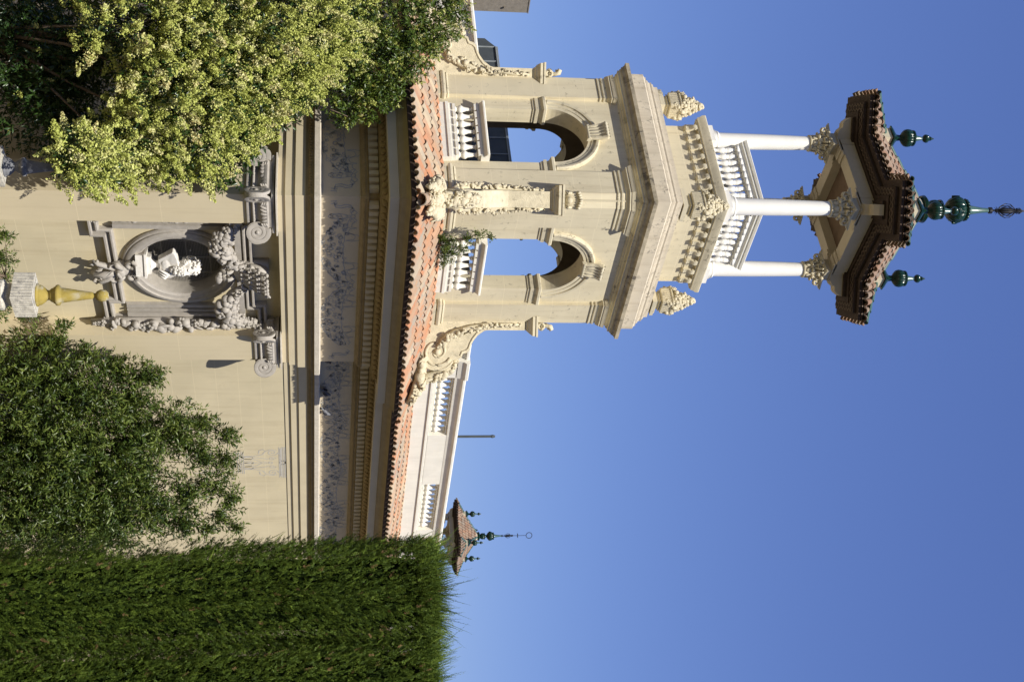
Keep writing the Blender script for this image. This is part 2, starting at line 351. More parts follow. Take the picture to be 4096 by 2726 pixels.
# ================================================================ palace
PAL=empty('palace',(3,3,GZ),'cream stucco palace with painted garland frieze and red tiled eaves, below the two belvederes','palace')
LW,RW=32,34
EN=[(.5,LW),(.5,5.86),(0,5.86),(0,0),(5.86,0),(5.86,.5),(RW,.5)]     # entablature line
OV=(2.86,-3.10)
def niche_wall():
    b=M();NS=64;a_,c_=1.0,1.0
    # right facade, with the oval opening left free
    el=[(OV[0]+a_*math.cos(2*math.pi*i/NS),OV[1]+c_*math.sin(2*math.pi*i/NS)) for i in range(NS)]
    x0,x1,z0,z1=.5,5.3,-5.2,-.87
    def rect(i):
        a=2*math.pi*i/NS;dx,dz=math.cos(a),math.sin(a);k=[]
        if dx>1e-6:k.append((x1-OV[0])/dx)
        if dx<-1e-6:k.append((x0-OV[0])/dx)
        if dz>1e-6:k.append((z1-OV[1])/dz)
        if dz<-1e-6:k.append((z0-OV[1])/dz)
        k=min(k);return (OV[0]+dx*k,OV[1]+dz*k)
    rc=[rect(i) for i in range(NS)]
    for cx,cz in ((x0,z0),(x1,z0),(x1,z1),(x0,z1)):
        j=min(range(NS),key=lambda i:(rc[i][0]-cx)**2+(rc[i][1]-cz)**2);rc[j]=(cx,cz)
    vs=[(x,.5,z) for x,z in el]+[(x,.5,z) for x,z in rc]
    b.add(vs,[(i,(i+1)%NS,NS+(i+1)%NS,NS+i) for i in range(NS)])
    b.add([(x0,.5,GZ),(x1,.5,GZ),(x1,.5,z0),(x0,.5,z0)],[(0,1,2,3)])
    b.add([(x1,.5,GZ),(RW,.5,GZ),(RW,.5,z1),(x1,.5,z1)],[(0,1,2,3)])
    b.add([(.5,.5,GZ),(.5,LW,GZ),(.5,LW,z1),(.5,.5,z1)],[(0,3,2,1)])
    b.add([(RW,.5,GZ),(RW,LW,GZ),(RW,LW,1.7),(RW,.5,1.7)],[(0,1,2,3)]);b.add([(.5,LW,GZ),(RW,LW,GZ),(RW,LW,1.7),(.5,LW,1.7)],[(0,1,2,3)])
    b.add([(.7,.7,1.75),(RW,.7,1.75),(RW,LW,1.75),(.7,LW,1.75)],[(0,1,2,3)])
    return b
obj(niche_wall(),'wall',M_WALL,PAL)
# pilasters with their scrolled capitals
def pilaster(poly,name='pilaster'):
    b=M();b.prism(poly,GZ,-1.50);return obj(b,name,M_PIL,PAL)
def volute(b,c,ang,r=.27,th=.20):
    """scrolled volute lying in the upright plane of direction ang"""
    ex=np.array([math.cos(ang),math.sin(ang),0]);ey=np.array([-math.sin(ang),math.cos(ang),0]);c=np.array(c,float)
    F=lambda x,z,h:tuple(c+ex*x+ey*h+np.array([0,0,z]))
    N=20;disc=[(.90*r*math.cos(2*math.pi*i/N),.90*r*math.sin(2*math.pi*i/N)) for i in range(N)]
    k=len(disc)
    for h0,h1 in ((-th*.30,th*.30),):
        vs=[F(x,z,h0) for x,z in disc]+[F(x,z,h1) for x,z in disc];b.add(vs,[tuple(range(k))[::-1],tuple(range(k,2*k))]+[(i,(i+1)%k,k+(i+1)%k,k+i) for i in range(k)])
    sp=spiral((0,0),r,2.35,54,math.pi*.62,-1,.16)
    pr=lambda q,w:[(-w,-q),(w,-q),(w,q),(-w,q)]
    w=[.052-.030*i/53 for i in range(54)];vs=[];P=[np.array(p) for p in sp]
    for i in range(54):
        d=P[min(i+1,53)]-P[max(i-1,0)];d/=np.hypot(*d)+1e-9;n=np.array([-d[1],d[0]])
        q=th/2*(1-.25*i/53)
        for (e,h) in ((-1,-q),(-.5,-q*1.12),(.5,-q*1.12),(1,-q),(1,q),(.5,q*1.12),(-.5,q*1.12),(-1,q)):
            pt=P[i]+n*w[i]*e;vs.append(F(pt[0],pt[1],h))
    b.add(vs,[(i*8+j,i*8+(j+1)%8,i*8+8+(j+1)%8,i*8+8+j) for i in range(53) for j in range(8)]+[tuple(range(8))])
    b.ball(F(0,0,0),r*.20,(1,1,1))
    return F
def capital(cx,cy,faces,pil):
    """faces: list of (corner a, corner b, outward) edges that carry the cushion between two volutes"""
    b=M()
    for a,e,n in faces:
        a=np.array(a);e=np.array(e);n=np.array(n);d=(e-a);L=np.hypot(*d);d=d/L
        F=lambda x,y,h:(a[0]+d[0]*x+n[0]*y,a[1]+d[1]*x+n[1]*y,h)
        # neck rings, cushion and lip
        pr=[(-.02,-1.52),(.045,-1.52),(.055,-1.49),(.045,-1.46),(.02,-1.455),(.02,-1.42),(.07,-1.40),(.085,-1.37),(.07,-1.34),(.03,-1.335),(.03,-1.28),(.10,-1.22),(.15,-1.14),(.155,-1.08),(.10,-1.045),(.11,-.985),(-.02,-.98)]
        b.add([F(0,q,h) for q,h in pr]+[F(L,q,h) for q,h in pr],[(j+1,j,len(pr)+j,len(pr)+j+1) for j in range(len(pr)-1)])
        n_=int(L/.055)
        for i in range(n_): b.ball(F(.05+(i+.5)*(L-.1)/n_,.075,-1.37),.030)
        for i in range(7):                                   # leaf wraps on the cushion
            x=.14+i*(L-.28)/6;b.ball(F(x,.11,-1.15),.085,(.42,.8,1.1),Matrix.Rotation(.35 if i<3 else -.35 if i>3 else 0,4,'Y'))
        for sx in (.13,L-.13):
            for k in range(3): b.ball(F(sx,.15,-1.10-.045*k),.05,(1.1,.6,.5),Matrix.Rotation(.5 if sx<.3 else -.5,4,'Y'))
    o=obj(b,'capital',M_GREY,pil,auto=40)
    b=M()
    for vx,vy,ang in cx:
        b=M();ey=(-math.sin(ang),math.cos(ang));ex=(math.cos(ang),math.sin(ang))
        for s_ in (-1,1): volute(b,(vx+ey[0]*.085*s_-ex[0]*.02,vy+ey[1]*.085*s_-ex[1]*.02,-1.30),ang-s_*.30,.27,.06)
        F=lambda x,z,h:(vx+ex[0]*x+ey[0]*h,vy+ex[1]*x+ey[1]*h,-1.30+z)
        ring=[(.245*math.cos(t),.245*math.sin(t)) for t in np.linspace(1.75,-3.3,22)]
        k=len(ring);sec=[(-.05,1.02),(-.03,.97),(0,.95),(.03,.97),(.05,1.02)]
        b.add([F(x*m_,z*m_,h) for x,z in ring for h,m_ in sec],[(i*5+j,i*5+j+1,i*5+6+j,i*5+5+j) for i in range(k-1) for j in range(4)])
        obj(b,'volute',M_GREY,pil,auto=35)
    b=M();N=cy
    b.prism(N,-.985,-.93);
    obj(b,'abacus',M_GREY,pil)
    return o
D4=math.pi/4
def abac(x0,x1,y0,y1,p=.14):
    q=.05
    return [(x0-p,y0-p),((x0+x1)/2,y0-q),(x1+p,y0-p),(x1+p,y1),(x0-p,y1)]
p1=pilaster([(0,0),(.90,0),(.90,.56),(.56,.56),(.56,.90),(0,.90)])
capital([(-.12,-.12,-3*D4),(1.04,-.14,-D4),(-.14,1.04,3*D4)],[(-.14,-.14),(.45,-.05),(1.04,-.14),(1.04,.5),(.5,.5),(.5,1.04),(-.14,1.04),(-.05,.45)],
   [((0,0),(.90,0),(0,-1)),((0,.90),(0,0),(-1,0))],p1)
p2=pilaster([(4.845,0),(5.80,0),(5.80,.56),(4.845,.56)])
capital([(4.74,-.12,-3*D4),(5.93,-.13,-D4)],abac(4.845,5.80,0,.5),[((4.845,0),(5.80,0),(0,-1)),((4.845,.5),(4.845,0),(-1,0))],p2)
p3=pilaster([(0,4.845),(.56,4.845),(.56,5.80),(0,5.80)])
capital([(-.12,4.74,-3*D4),(-.13,5.93,3*D4)],[(-.14,4.70),(-.05,5.32),(-.14,5.94),(.5,5.94),(.5,4.70)],[((0,5.80),(0,4.845),(-1,0)),((0,4.845),(.5,4.845),(0,-1))],p3)
# thin slate lip over the capitals
b=M();b.sweep([(-.0,1.1),(0,0),(1.1,0)],[(.0,-.905),(.17,-.90),(.17,-.868),(0,-.862)]);obj(b,'capital_lip',M_LEDGE,p1);b=M();b.sweep([(4.845,.5),(4.845,0),(5.80,0),(5.80,.5)],[(.0,-.905),(.17,-.90),(.17,-.868),(0,-.862)]);obj(b,'capital_lip',M_LEDGE,p2);b=M()
b.sweep([(.5,5.80),(0,5.80),(0,4.845),(.5,4.845)],[(.0,-.905),(.17,-.90),(.17,-.868),(0,-.862)])
obj(b,'capital_lip',M_LEDGE,p3)
# architrave
b=M();b.sweep(EN,[(-.6,-.86),(.018,-.86),(.020,-.705),(.060,-.703),(.062,-.495),(.102,-.493),(.102,-.270),(-.1,-.27)],caps=False)
obj(b,'architrave',M_ARCH,PAL)
def along(path,step,p,h,fn,skip=.06):
    """call fn(point, direction, outward) at even steps along a mitred line p outside the path"""
    P=[np.array(q,float) for q in path];n=len(P)
    def nr(a,c):
        d=c-a;d/=np.hypot(*d);return np.array([d[1],-d[0]]),d
    pts=[]
    for i in range(n):
        n1=nr(P[i-1],P[i])[0] if i>0 else None;n2=nr(P[i],P[i+1])[0] if i<n-1 else None
        o=n2 if n1 is None else n1 if n2 is None else (n1+n2)/max(.15,1+n1@n2)
        pts.append(P[i]+o*p)
    for i in range(n-1):
        a,c=pts[i],pts[i+1];L=np.hypot(*(c-a))
        if L<.12: continue
        nn,d=nr(a,c);k=max(1,int(round((L-2*skip)/step)))
        for j in range(k):
            q=a+d*(skip+(j+.5)*(L-2*skip)/k);fn(np.array([q[0],q[1],h]),d,nn,(L-2*skip)/k)
def F3(p,d,n):
    return lambda x,y,h:(p[0]+d[0]*x+n[0]*y,p[1]+d[1]*x+n[1]*y,p[2]+h)
def rotdn(d,n,tilt=0,roll=0):
    m=Matrix(((d[0],n[0],0),(d[1],n[1],0),(0,0,1)));return m@Matrix.Rotation(tilt,3,'X')@Matrix.Rotation(roll,3,'Y')
EV=[(.5,16),(.5,5.86),(0,5.86),(0,0),(5.86,0),(5.86,.5),(27,.5)]      # the length that can be seen
b=M();b.sweep(EN,[(.0,-.275),(.118,-.272),(.120,-.245),(.135,-.205),(.165,-.155),(.20,-.110),(.21,-.092),(0,-.09)],caps=False)
along(EV,.085,.165,-.17,lambda p,d,n,s:b.ball(p,.062,(.42,.34,1.0),rotdn(d,n,-.62,.75)))
obj(b,'leaf_moulding',M_OCHRE,PAL,auto=50)
b=M();b.sweep(EN,[(.0,-.088),(.238,-.086),(.242,.028),(.225,.043),(-.05,.064)],caps=False)
obj(b,'ledge',M_LEDGE,PAL)
# ---- frieze with its painted garlands
b=M();b.sweep(EN,[(-.1,.02),(0,.03),(0,.90),(-.1,.90)],caps=False)
def wave(x0,z0,L,amp,n,ph=0,turns=1.5,slope=0):
    return [(x0+L*i/n,z0+amp*math.sin(ph+turns*2*math.pi*i/n)+slope*L*i/n) for i in range(n+1)]
def loop(c,a,e,rot=0,n=14): return [(c[0]+a*math.cos(t)*math.cos(rot)-e*math.sin(t)*math.sin(rot),c[1]+a*math.cos(t)*math.sin(rot)+e*math.sin(t)*math.cos(rot)) for t in [2*math.pi*i/n for i in range(n)]]
def leafl(c,L,wd,rot):
    q=[(0,0),(.3*L,.5*wd),(.65*L,.42*wd),(L,0),(.65*L,-.42*wd),(.3*L,-.5*wd)]
    return [(c[0]+x*math.cos(rot)-y*math.sin(rot),c[1]+x*math.sin(rot)+y*math.cos(rot)) for x,y in q]
def motif(fr,x0,x1,rng,W=.018):
    """one painted swag: knot and tassel at x0, swag of fruit to x1, two ribbons above"""
    L=x1-x0;zk=.74
    rb=lambda pts,cl=False,w=W:b.ribbon(pts,w,fr,1,.004,cl)
    # knot and tassel
    rb(loop((x0,zk),.05,.05),True)
    t=[(x0-.03,zk-.05),(x0-.035,zk-.12),(x0-.06,zk-.2),(x0-.085,zk-.32),(x0-.075,zk-.45),(x0-.02,zk-.53),(x0+.03,zk-.53),(x0+.08,zk-.44),(x0+.085,zk-.32),(x0+.06,zk-.2),(x0+.035,zk-.12),(x0+.03,zk-.05)];rb(t)
    for dx,dz,a in ((-.03,-.3,.05),(.035,-.28,.05),(0,-.4,.055),(-.04,-.46,.035),(.04,-.46,.035)): rb(loop((x0+dx,zk+dz),a*.8,a),True,W*.8)
    for h in (.12,.15): rb([(x0-.04,zk-h),(x0+.04,zk-h)],False,W*.7)
    # ribbon bows on either side, S tails
    for sg in (-1,1):
        rb([(x0+sg*.04,zk+.02),(x0+sg*.12,zk+.09),(x0+sg*.2,zk+.03),(x0+sg*.15,zk-.06),(x0+sg*.05,zk-.02)])
    S=lambda cx,cz,sg:[(cx+sg*q,cz+e) for q,e in ((0,0),(.03,-.15),(.13,-.19),(.21,-.09),(.22,.02),(.30,.09),(.40,.05),(.43,-.12))]
    for cx,sg in ((x0+.34,1),(x1-.34,-1)):
        u=S(cx,zk-.02,sg);v=[(x+sg*.03,z+.11) for x,z in u];rb(u);rb(v);rb([u[-1],v[-1]]);rb([u[0],v[0]])
    rb([(x0+.07,zk-.02),(x0+.16,zk+.04),(x0+.25,zk-.02),(x0+.34,zk-.02)]);rb([(x1-.07,zk-.02),(x1-.16,zk+.04),(x1-.25,zk-.02),(x1-.34,zk-.02)])
    # the swag
    n=34
    for i in range(n):
        t=(i+.5)/n;x=x0+.08+(L-.16)*t;c=1-(2*t-1)**2;z=zk-.16-.29*c;th=.09+.17*c
        for k in range(3 if c>.25 else 2):
            px=x+rng.uniform(-.03,.03);pz=z+rng.uniform(-1,1)*th;q=rng.random()
            if q<.55: a=rng.uniform(.034,.060);rb(loop((px,pz),a,a*.85,rng.random()*3),True,W*.85)
            elif q<.8: rb(leafl((px,pz),rng.uniform(.09,.14),.065,rng.random()*6.28),True,W*.8)
            else:
                for _ in range(4): rb(loop((px+rng.uniform(-.04,.04),pz+rng.uniform(-.04,.04)),.024,.022,0,9),True,W*.7)
    for sg in (1,-1):
        e=[]
        for i in range(25):
            t=i/24;x=x0+.06+(L-.12)*t;c=1-(2*t-1)**2;e.append((x,zk-.16-.29*c+sg*(.09+.165*c)+.018*math.sin(t*60+sg)))
        rb(e,False,W*.9)
def tails(fr,x,sg):
    rb=lambda pts:b.ribbon(pts,.025,fr,1,.004)
    q=[(0,.0),(.08,.06),(.17,.02),(.20,-.10),(.15,-.22),(.18,-.34),(.26,-.36),(.32,-.30),(.30,-.44)]
    rb([(x+sg*a*.9,.70+e) for a,e in q]);rb([(x+sg*(a*.9+.07),.70+e*.95-.03) for a,e in q])
rng=random.Random(5)
fR=lambda x,z,h:(x,-h,z);fL=lambda x,z,h:(-h,x,z);fRW=lambda x,z,h:(x,.5-h,z)
for fr in (fR,fL):
    motif(fr,.62,2.93,rng);motif(fr,2.93,5.24,rng);tails(fr,.50,-1);tails(fr,5.36,1)
for k in range(6): motif(fRW,4.05+2.6+k*2.45-2.45+.15,4.05+2.6+k*2.45+.15,rng)
for k in range(0): motif(fRW,6.5+k*2.45,6.5+(k+1)*2.45,rng)
for x in (8.95,11.4,13.85):                                    # small painted medallions over the knots
    b.ribbon(loop((x+.0,.42),.17,.26,0,22),.02,fRW,1,.005,True)
obj(b,'frieze',[M_FRZ,M_BLUE],PAL)
# ---- cornice
b=M();b.sweep(EN,[(-.1,.895),(.035,.893),(.045,.93),(.085,.965),(.098,1.035),(.102,1.062),(.06,1.07),(.058,1.286),(-.1,1.287)],caps=False)
along(EV,.055,.088,.985,lambda p,d,n,s:b.ball(p,.035,(.45,.5,1),rotdn(d,n,-.3,.35)))
obj(b,'bead_moulding',M_OCHRE,PAL,auto=50)
b=M()
pl=[]
def dent(p,d,n,s):
    G=F3(p,d,n)
    for x,y in ((-s*.27,-.02),(-s*.27,.135),(s*.27,.135),(s*.27,-.02)): pl.append(G(x,y,0)[:2])
along(EV,.215,.06,1.172,dent)
vs=[(x,y,z) for x,y in pl for z in (1.072,1.272)];fs=[(2*i,2*i+2,2*i+3,2*i+1) for i in range(len(pl)-1)]+[(8*i,8*i+6,8*i+4,8*i+2) for i in range(len(pl)//4)]
b.add(vs,fs);obj(b,'dentil_band',M_CORO,PAL)
b=M();b.sweep(EN,[(-.1,1.288),(.212,1.289),(.222,1.312),(.242,1.315),(.252,1.335),(.30,1.395),(.36,1.435),(.39,1.442),(.40,1.455),(-.1,1.457)],caps=False)
along(EV,.20,.335,1.385,lambda p,d,n,s:b.ball(p,.085,(.86,.62,.95),rotdn(d,n,-.75,.25)))
obj(b,'egg_moulding',M_OCHRE,PAL,auto=50)
b=M();b.sweep(EN,[(-.1,1.4575),(.745,1.459),(.748,1.655),(-.1,1.657)],caps=False);obj(b,'corona',M_CORO,PAL)
b=M();b.sweep(EN,[(-.1,1.658),(.765,1.659),(.772,1.685),(.79,1.69),(.80,1.72),(.83,1.79),(.885,1.86),(.92,1.875),(.925,1.925),(-.3,1.927)],caps=False);obj(b,'gutter_moulding',M_OCH2,PAL)
# ---- eaves: barrel tiles running up to the parapet
b=M();SL=.47
def eave(o,es,et2,L,lim,seed,pitch=.25,sl=SL):
    et=Vector((et2[0],et2[1],sl)).normalized();tiles(b,o,es,et,lim,0,L,pitch,.52,.098,seed=seed)
TZ=1.915;T1=1.62*math.sqrt(1+SL*SL)
def lmc(L,a,c):
    def f(s):
        t1=T1
        if a: t1=min(t1,s/1.0*math.sqrt(1+SL*SL)) if a>0 else t1
        if c and L-s<T1: t1=min(t1,(L-s)*math.sqrt(1+SL*SL)) if c>0 else t1
        return (0,t1)
    return f
P=1.05
eave((-P,-P,TZ),(1,0,0),(0,1),5.86+2*P,lmc(5.86+2*P,1,0),11)
eave((-P,5.86+P,TZ),(0,-1,0),(1,0),5.86+2*P,lmc(5.86+2*P,0,1),12)
eave((5.86+P+.05,.5-P,TZ),(1,0,0),(0,1),20,lmc(20,0,0),13,sl=.34)
eave((.5-P,5.86+P+9,TZ),(0,-1,0),(1,0),9,lmc(9,0,0),14,sl=.34)
ridge(b,(-P-.05,-P-.05,TZ+.12),(.45,.45,TZ+.12+1.5*SL),.135)
bk=M()                                                        # bedding under the tiles
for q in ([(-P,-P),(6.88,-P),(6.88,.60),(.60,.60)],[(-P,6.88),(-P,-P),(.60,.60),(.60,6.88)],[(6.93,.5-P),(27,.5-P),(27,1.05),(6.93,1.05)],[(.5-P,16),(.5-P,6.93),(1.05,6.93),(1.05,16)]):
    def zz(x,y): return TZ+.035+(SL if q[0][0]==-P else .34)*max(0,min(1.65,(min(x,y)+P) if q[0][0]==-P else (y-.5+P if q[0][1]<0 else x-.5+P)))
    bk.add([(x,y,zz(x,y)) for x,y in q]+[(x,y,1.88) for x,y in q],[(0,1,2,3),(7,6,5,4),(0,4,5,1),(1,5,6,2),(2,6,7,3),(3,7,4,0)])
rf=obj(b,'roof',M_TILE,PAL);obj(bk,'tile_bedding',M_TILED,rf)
b=M()
for q in ([(-1.0,15.8),(-1.0,6.86)],[(.55-P,15.8),(.55-P,6.95)]): pass
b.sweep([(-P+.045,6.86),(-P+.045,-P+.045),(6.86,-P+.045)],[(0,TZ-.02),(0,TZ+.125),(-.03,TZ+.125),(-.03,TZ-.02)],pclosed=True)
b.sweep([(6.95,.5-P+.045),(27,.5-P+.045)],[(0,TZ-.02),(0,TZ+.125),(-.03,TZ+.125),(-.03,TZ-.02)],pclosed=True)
obj(b,'eave_shade_strip',M_BLACK,rf)  # dark strip added behind the tile ends as painted shade
# ---- parapets with balusters
def parapet(o,t,n,segs,zb,zt,end):
    """o start, t along, n outward, segs: list of (s0,s1) open runs of balusters"""
    F=lambda x,y,h:(o[0]+t[0]*x+n[0]*y,o[1]+t[1]*x+n[1]*y,h);b=M()
    b.box(0,end,-.28,0,1.7,zb-.09,fr=F);b.box(0,end,-.30,.035,zb-.088,zb-.04,fr=F);b.box(0,end,-.29,.02,zb-.038,zb,fr=F)
    prev=0
    for s0,s1 in segs+[(end,end)]:
        if s0-prev>.05: b.box(prev,s0,-.27,.025,zb+.002,zt-.30,fr=F)
        prev=s1
    b.sweep([F(0,0,0)[:2],F(end,0,0)[:2]],[(-.28,zt-.298),(.03,zt-.297),(.04,zt-.24),(.03,zt-.235),(.035,zt-.22),(.06,zt-.14),(.10,zt-.085),(.13,zt-.08),(.13,zt-.03),(.11,zt),(-.35,zt)])
    w=obj(b,'balustrade',M_WHITE,PAL)
    me=mesh(baluster(zt-.30-zb,.115),'baluster',M_WHITE,auto if False else True)
    try: me.set_sharp_from_angle(angle=R(40))
    except Exception: pass
    for s0,s1 in segs:
        k=int(round((s1-s0)/.262))
        for i in range(k): inst(me,'baluster',w,F(s0+(i+.5)*(s1-s0)/k,-.13,zb+.001))
parapet((5.3,1.0),(1,0),(0,-1),[(2.42,5.36),(8.0,10.75),(13.4,16.2)],3.10,3.93,24)
parapet((1.0,16),(0,-1),(-1,0),[(1.6,4.2),(5.6,7.2)],3.02,3.93,10.7)
b=M();b.box(6.95,7.70,.84,.975,3.0,3.62);b.sweep([(6.95,.86),(7.70,.86)],[(-.1,3.64),(.03,3.645),(.06,3.78),(.12,3.86),(.12,3.93),(.1,3.95),(-.2,3.95)]);obj(b,'parapet_pier',M_WHITE,PAL)
# ---- faded painted capital on the wing wall
b=M();X0=10.46;fq=lambda x,z,h:(X0+x,.5-h,z);rb=lambda pts,cl=False,w=.03:b.ribbon(pts,w,fq,0,.004,cl)
W_=1.60
for z in (-.90,-.945,-.99,-1.06): rb([(0+.10*(-.9-z),z),(W_-.10*(-.9-z),z)],False,.026)
b.ribbon([(.08,-1.02),(W_-.08,-1.02)],.035,fq,0,.0045)
for sx,sg in ((.16,1),(W_-.16,-1)):
    rb(spiral((sx+sg*.12,-1.24),.17,1.6,26,math.pi*.5,-sg,.15),False,.028)
    rb([(sx+sg*.02,-1.12),(sx-sg*.03,-1.3),(sx+sg*.06,-1.44),(sx+sg*.22,-1.52),(sx+sg*.30,-1.75),(sx+sg*.30,-2.02)])
    rb(spiral((sx+sg*.44,-1.25),.11,1.5,20,math.pi*.5,sg,.15),False,.026)
    rb([(sx+sg*.46,-1.36),(sx+sg*.40,-1.55),(sx+sg*.36,-1.8),(sx+sg*.36,-2.02)])
    rb([(sx+sg*.18,-1.62),(sx+sg*.02,-1.60),(sx-sg*.05,-1.50),(sx+sg*.02,-1.45)])
    for q in (.34,.55): rb([(sx+sg*q,-2.02),(sx+sg*(q-.02),-1.84),(sx+sg*(q+.06),-1.76),(sx+sg*(q+.12),-1.84),(sx+sg*(q+.10),-2.02)],False,.026)
rb(loop((W_/2,-.97),.10,.075,0,16),True)
rb([(W_/2-.2,-2.02),(W_/2-.16,-1.7),(W_/2,-1.52),(W_/2+.16,-1.7),(W_/2+.2,-2.02)]);rb([(W_/2,-2.02),(W_/2,-1.56)])
rb([(W_/2-.06,-1.5),(W_/2,-1.36),(W_/2+.06,-1.5)]);rb(loop((W_/2,-1.30),.05,.05),True)
for z in (-2.04,-2.09,-2.14,-2.20): rb([(.27-(.04 if z>-2.12 else 0),z),(W_-.27+(.04 if z>-2.12 else 0),z)],False,.024)
rb([(.30,-2.22),(.30,-3.4)]);rb([(W_-.30,-2.22),(W_-.30,-3.4)])
rb([(.42,-3.3),(.42,-2.75),(.52,-2.52),(.68,-2.48),(.78,-2.6),(.80,-2.75),(.83,-2.6),(.94,-2.48),(1.1,-2.52),(1.18,-2.75),(1.18,-3.3)],False,.035)
obj(b,'painted_capital',M_PBLUE,PAL)
# ================================================================ oval niche with its frame
FN=lambda x,y,h:(x,.5-h,y)                                    # (along the wall, height, out of the wall)
def ell(a,c,n=64): return [(OV[0]+a*math.cos(2*math.pi*i/n),OV[1]+c*math.sin(2*math.pi*i/n)) for i in range(n)]
NF=empty('niche',(OV[0],.5,OV[1]),'x','x')                    # becomes a part of the palace
del NF['label'];del NF['category'];NF.parent=PAL;NF.location=(OV[0]-3,.5-3,OV[1]-GZ)
b=M();b.sweep(ell(1.0,1.0),[(.28,.002),(.285,.05),(.26,.085),(.22,.09),(.21,.12),(.16,.15),(.10,.15),(.085,.115),(.03,.10),(.0,.10),(-.03,.07),(-.055,.06),(-.06,-.30),(-.03,-.36)],closed=True,fr=lambda x,y,h:FN(x,y,h))
obj(b,'oval_frame',M_GREY,NF,auto=40)
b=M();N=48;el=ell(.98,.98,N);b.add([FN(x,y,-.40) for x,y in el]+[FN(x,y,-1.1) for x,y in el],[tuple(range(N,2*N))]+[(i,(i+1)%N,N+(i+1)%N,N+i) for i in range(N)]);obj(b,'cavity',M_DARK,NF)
b=M();g=.034;wd=.0027
for k in range(int(2.0/g)):
    q=-1+g*(k+.5)
    L=math.sqrt(max(0,.96**2-q*q))
    if L>.05:
        b.box(OV[0]+q-wd,OV[0]+q+wd,OV[1]-L,OV[1]+L,-.300,-.294,fr=FN);b.box(OV[0]-L,OV[0]+L,OV[1]+q-wd,OV[1]+q+wd,-.2935,-.288,fr=FN)
for q in (-.45,.1,.62):
    L=math.sqrt(.95**2-q*q);b.box(OV[0]+q-.012,OV[0]+q+.012,OV[1]-L,OV[1]+L,-.34,-.32,fr=FN);b.box(OV[0]-L,OV[0]+L,OV[1]+q-.012,OV[1]+q+.012,-.36,-.342,fr=FN)
obj(b,'wire_mesh',M_WIRE,NF)
# stepped frame: two rods and a cornice
def rods(b,path,closed=False):
    b.sweep(path,[(.085,.0),(.088,.12),(.065,.155),(.025,.155),(.012,.12),(.008,.02),(-.050,.02),(-.055,.10),(-.075,.13),(-.11,.13),(-.135,.10),(-.14,.0)],fr=FN,closed=closed)
b=M()
rods(b,[(1.02,-5.0),(1.02,-4.88),(1.72,-4.88),(1.72,-4.60),(4.00,-4.60),(4.00,-4.88),(4.70,-4.88),(4.70,-5.0)])
b.box(.98,1.10,-4.78,-4.42,.0,.06,fr=FN);b.box(4.62,4.74,-4.78,-4.42,.0,.06,fr=FN)
for x0,x1 in ((1.12,1.54),(4.18,4.60)):
    b.box(x0,x1,-4.46,-1.86,0,.045,fr=FN)
    for q,w_,h in ((x0+.02,.10,.085),(x0+.16,.05,.12),(x1-.14,.12,.14)): b.box(q,q+w_,-4.44,-1.88,.046,h,fr=FN)
rods(b,[(4.84,-1.30),(4.20,-1.30),(4.20,-1.56),(1.52,-1.56),(1.52,-1.30),(.90,-1.30)])
b.box(1.12,4.60,-1.86,-1.72,0,.10,fr=FN)
obj(b,'stepped_frame',M_GREY,NF,auto=35)
# fruit drops and festoons
b=M();zz=[-1.45,-1.9,-2.5,-3.1,-3.7,-4.3,-4.85,-5.3]
garland(b,[(4.72,.33,z) for z in zz],[.13,.17,.20,.235,.25,.23,.19,.09],84,3,(.25,-1,.1));obj(b,'fruit_drop',M_GREY,NF,smooth=True)
b=M();garland(b,[(1.03,.33,z) for z in zz],[.12,.13,.14,.16,.18,.16,.14,.07],64,4,(.35,-1,.1));obj(b,'fruit_drop',M_GREY,NF,smooth=True)
for sg,sd in ((1,7),(-1,8)):
    b=M();X=lambda q:OV[0]-.03+sg*q
    garland(b,[(X(.34),.16,-1.66),(X(.60),.13,-1.98),(X(.98),.12,-2.16),(X(1.36),.15,-2.10),(X(1.66),.22,-1.86),(X(1.80),.28,-1.45)],[.12,.21,.28,.26,.19,.10],74,sd,(0,-1,.35),core=.5,size=.40)
    obj(b,'festoon',M_GREY,NF,smooth=True)
# acanthus bracket with its scroll
b=M();cx=OV[0]-.08
b.ball((cx,.24,-1.52),.26,(.85,.75,1.6))
for z,v,wd_,n_ in ((-1.80,.15,.20,5),(-1.62,.03,.27,5),(-1.44,-.07,.31,6),(-1.26,-.17,.32,6)):
    for k in range(n_):
        a=-1+2*k/(n_-1);b.ball((cx+a*wd_,v+.07*a*a,z),.125,(.52,.36,1.15),Matrix.Rotation(a*.45,4,'Y')@Matrix.Rotation(.55,4,'X'))
        b.ball((cx+a*wd_*1.12,v-.075+.07*a*a,z+.115),.055,(1,1,.8));b.ball((cx+a*wd_*1.05,v-.10+.07*a*a,z+.07),.035)
b.box(cx-.20,cx+.20,.34,.5,-1.75,-1.12)
rq=random.Random(6)
for k in range(44):
    t=rq.random();a=rq.uniform(-1,1);b.ball((cx+a*(.12+.22*t),.42-.62*t*t-.10*t+.05*rq.random(),-1.92+.80*t),.085,(.42,.40,1.05),Matrix.Rotation(a*.7,4,'Y')@Matrix.Rotation(.5,4,'X'))
for sx in (-.30,.30):
    b.tube([(cx+sx*.4,.16,-1.62)]+[(cx+sx*1.0+.14*math.cos(t)*.8,.08,-1.60+.14*math.sin(t)) for t in np.linspace(2.4,-3.2,14)],[.06]+[.055-.003*i for i in range(14)],6)
for q in (-.12,.12):
    b.tube([(cx+q,.30,-1.96)]+[(cx+q,.20+.13*(1-.05*i)*math.cos(t),-2.06+.13*(1-.05*i)*math.sin(t)) for i,t in enumerate(np.linspace(1.6,8.2,16))],[.05]*9+[.045]*8,7)
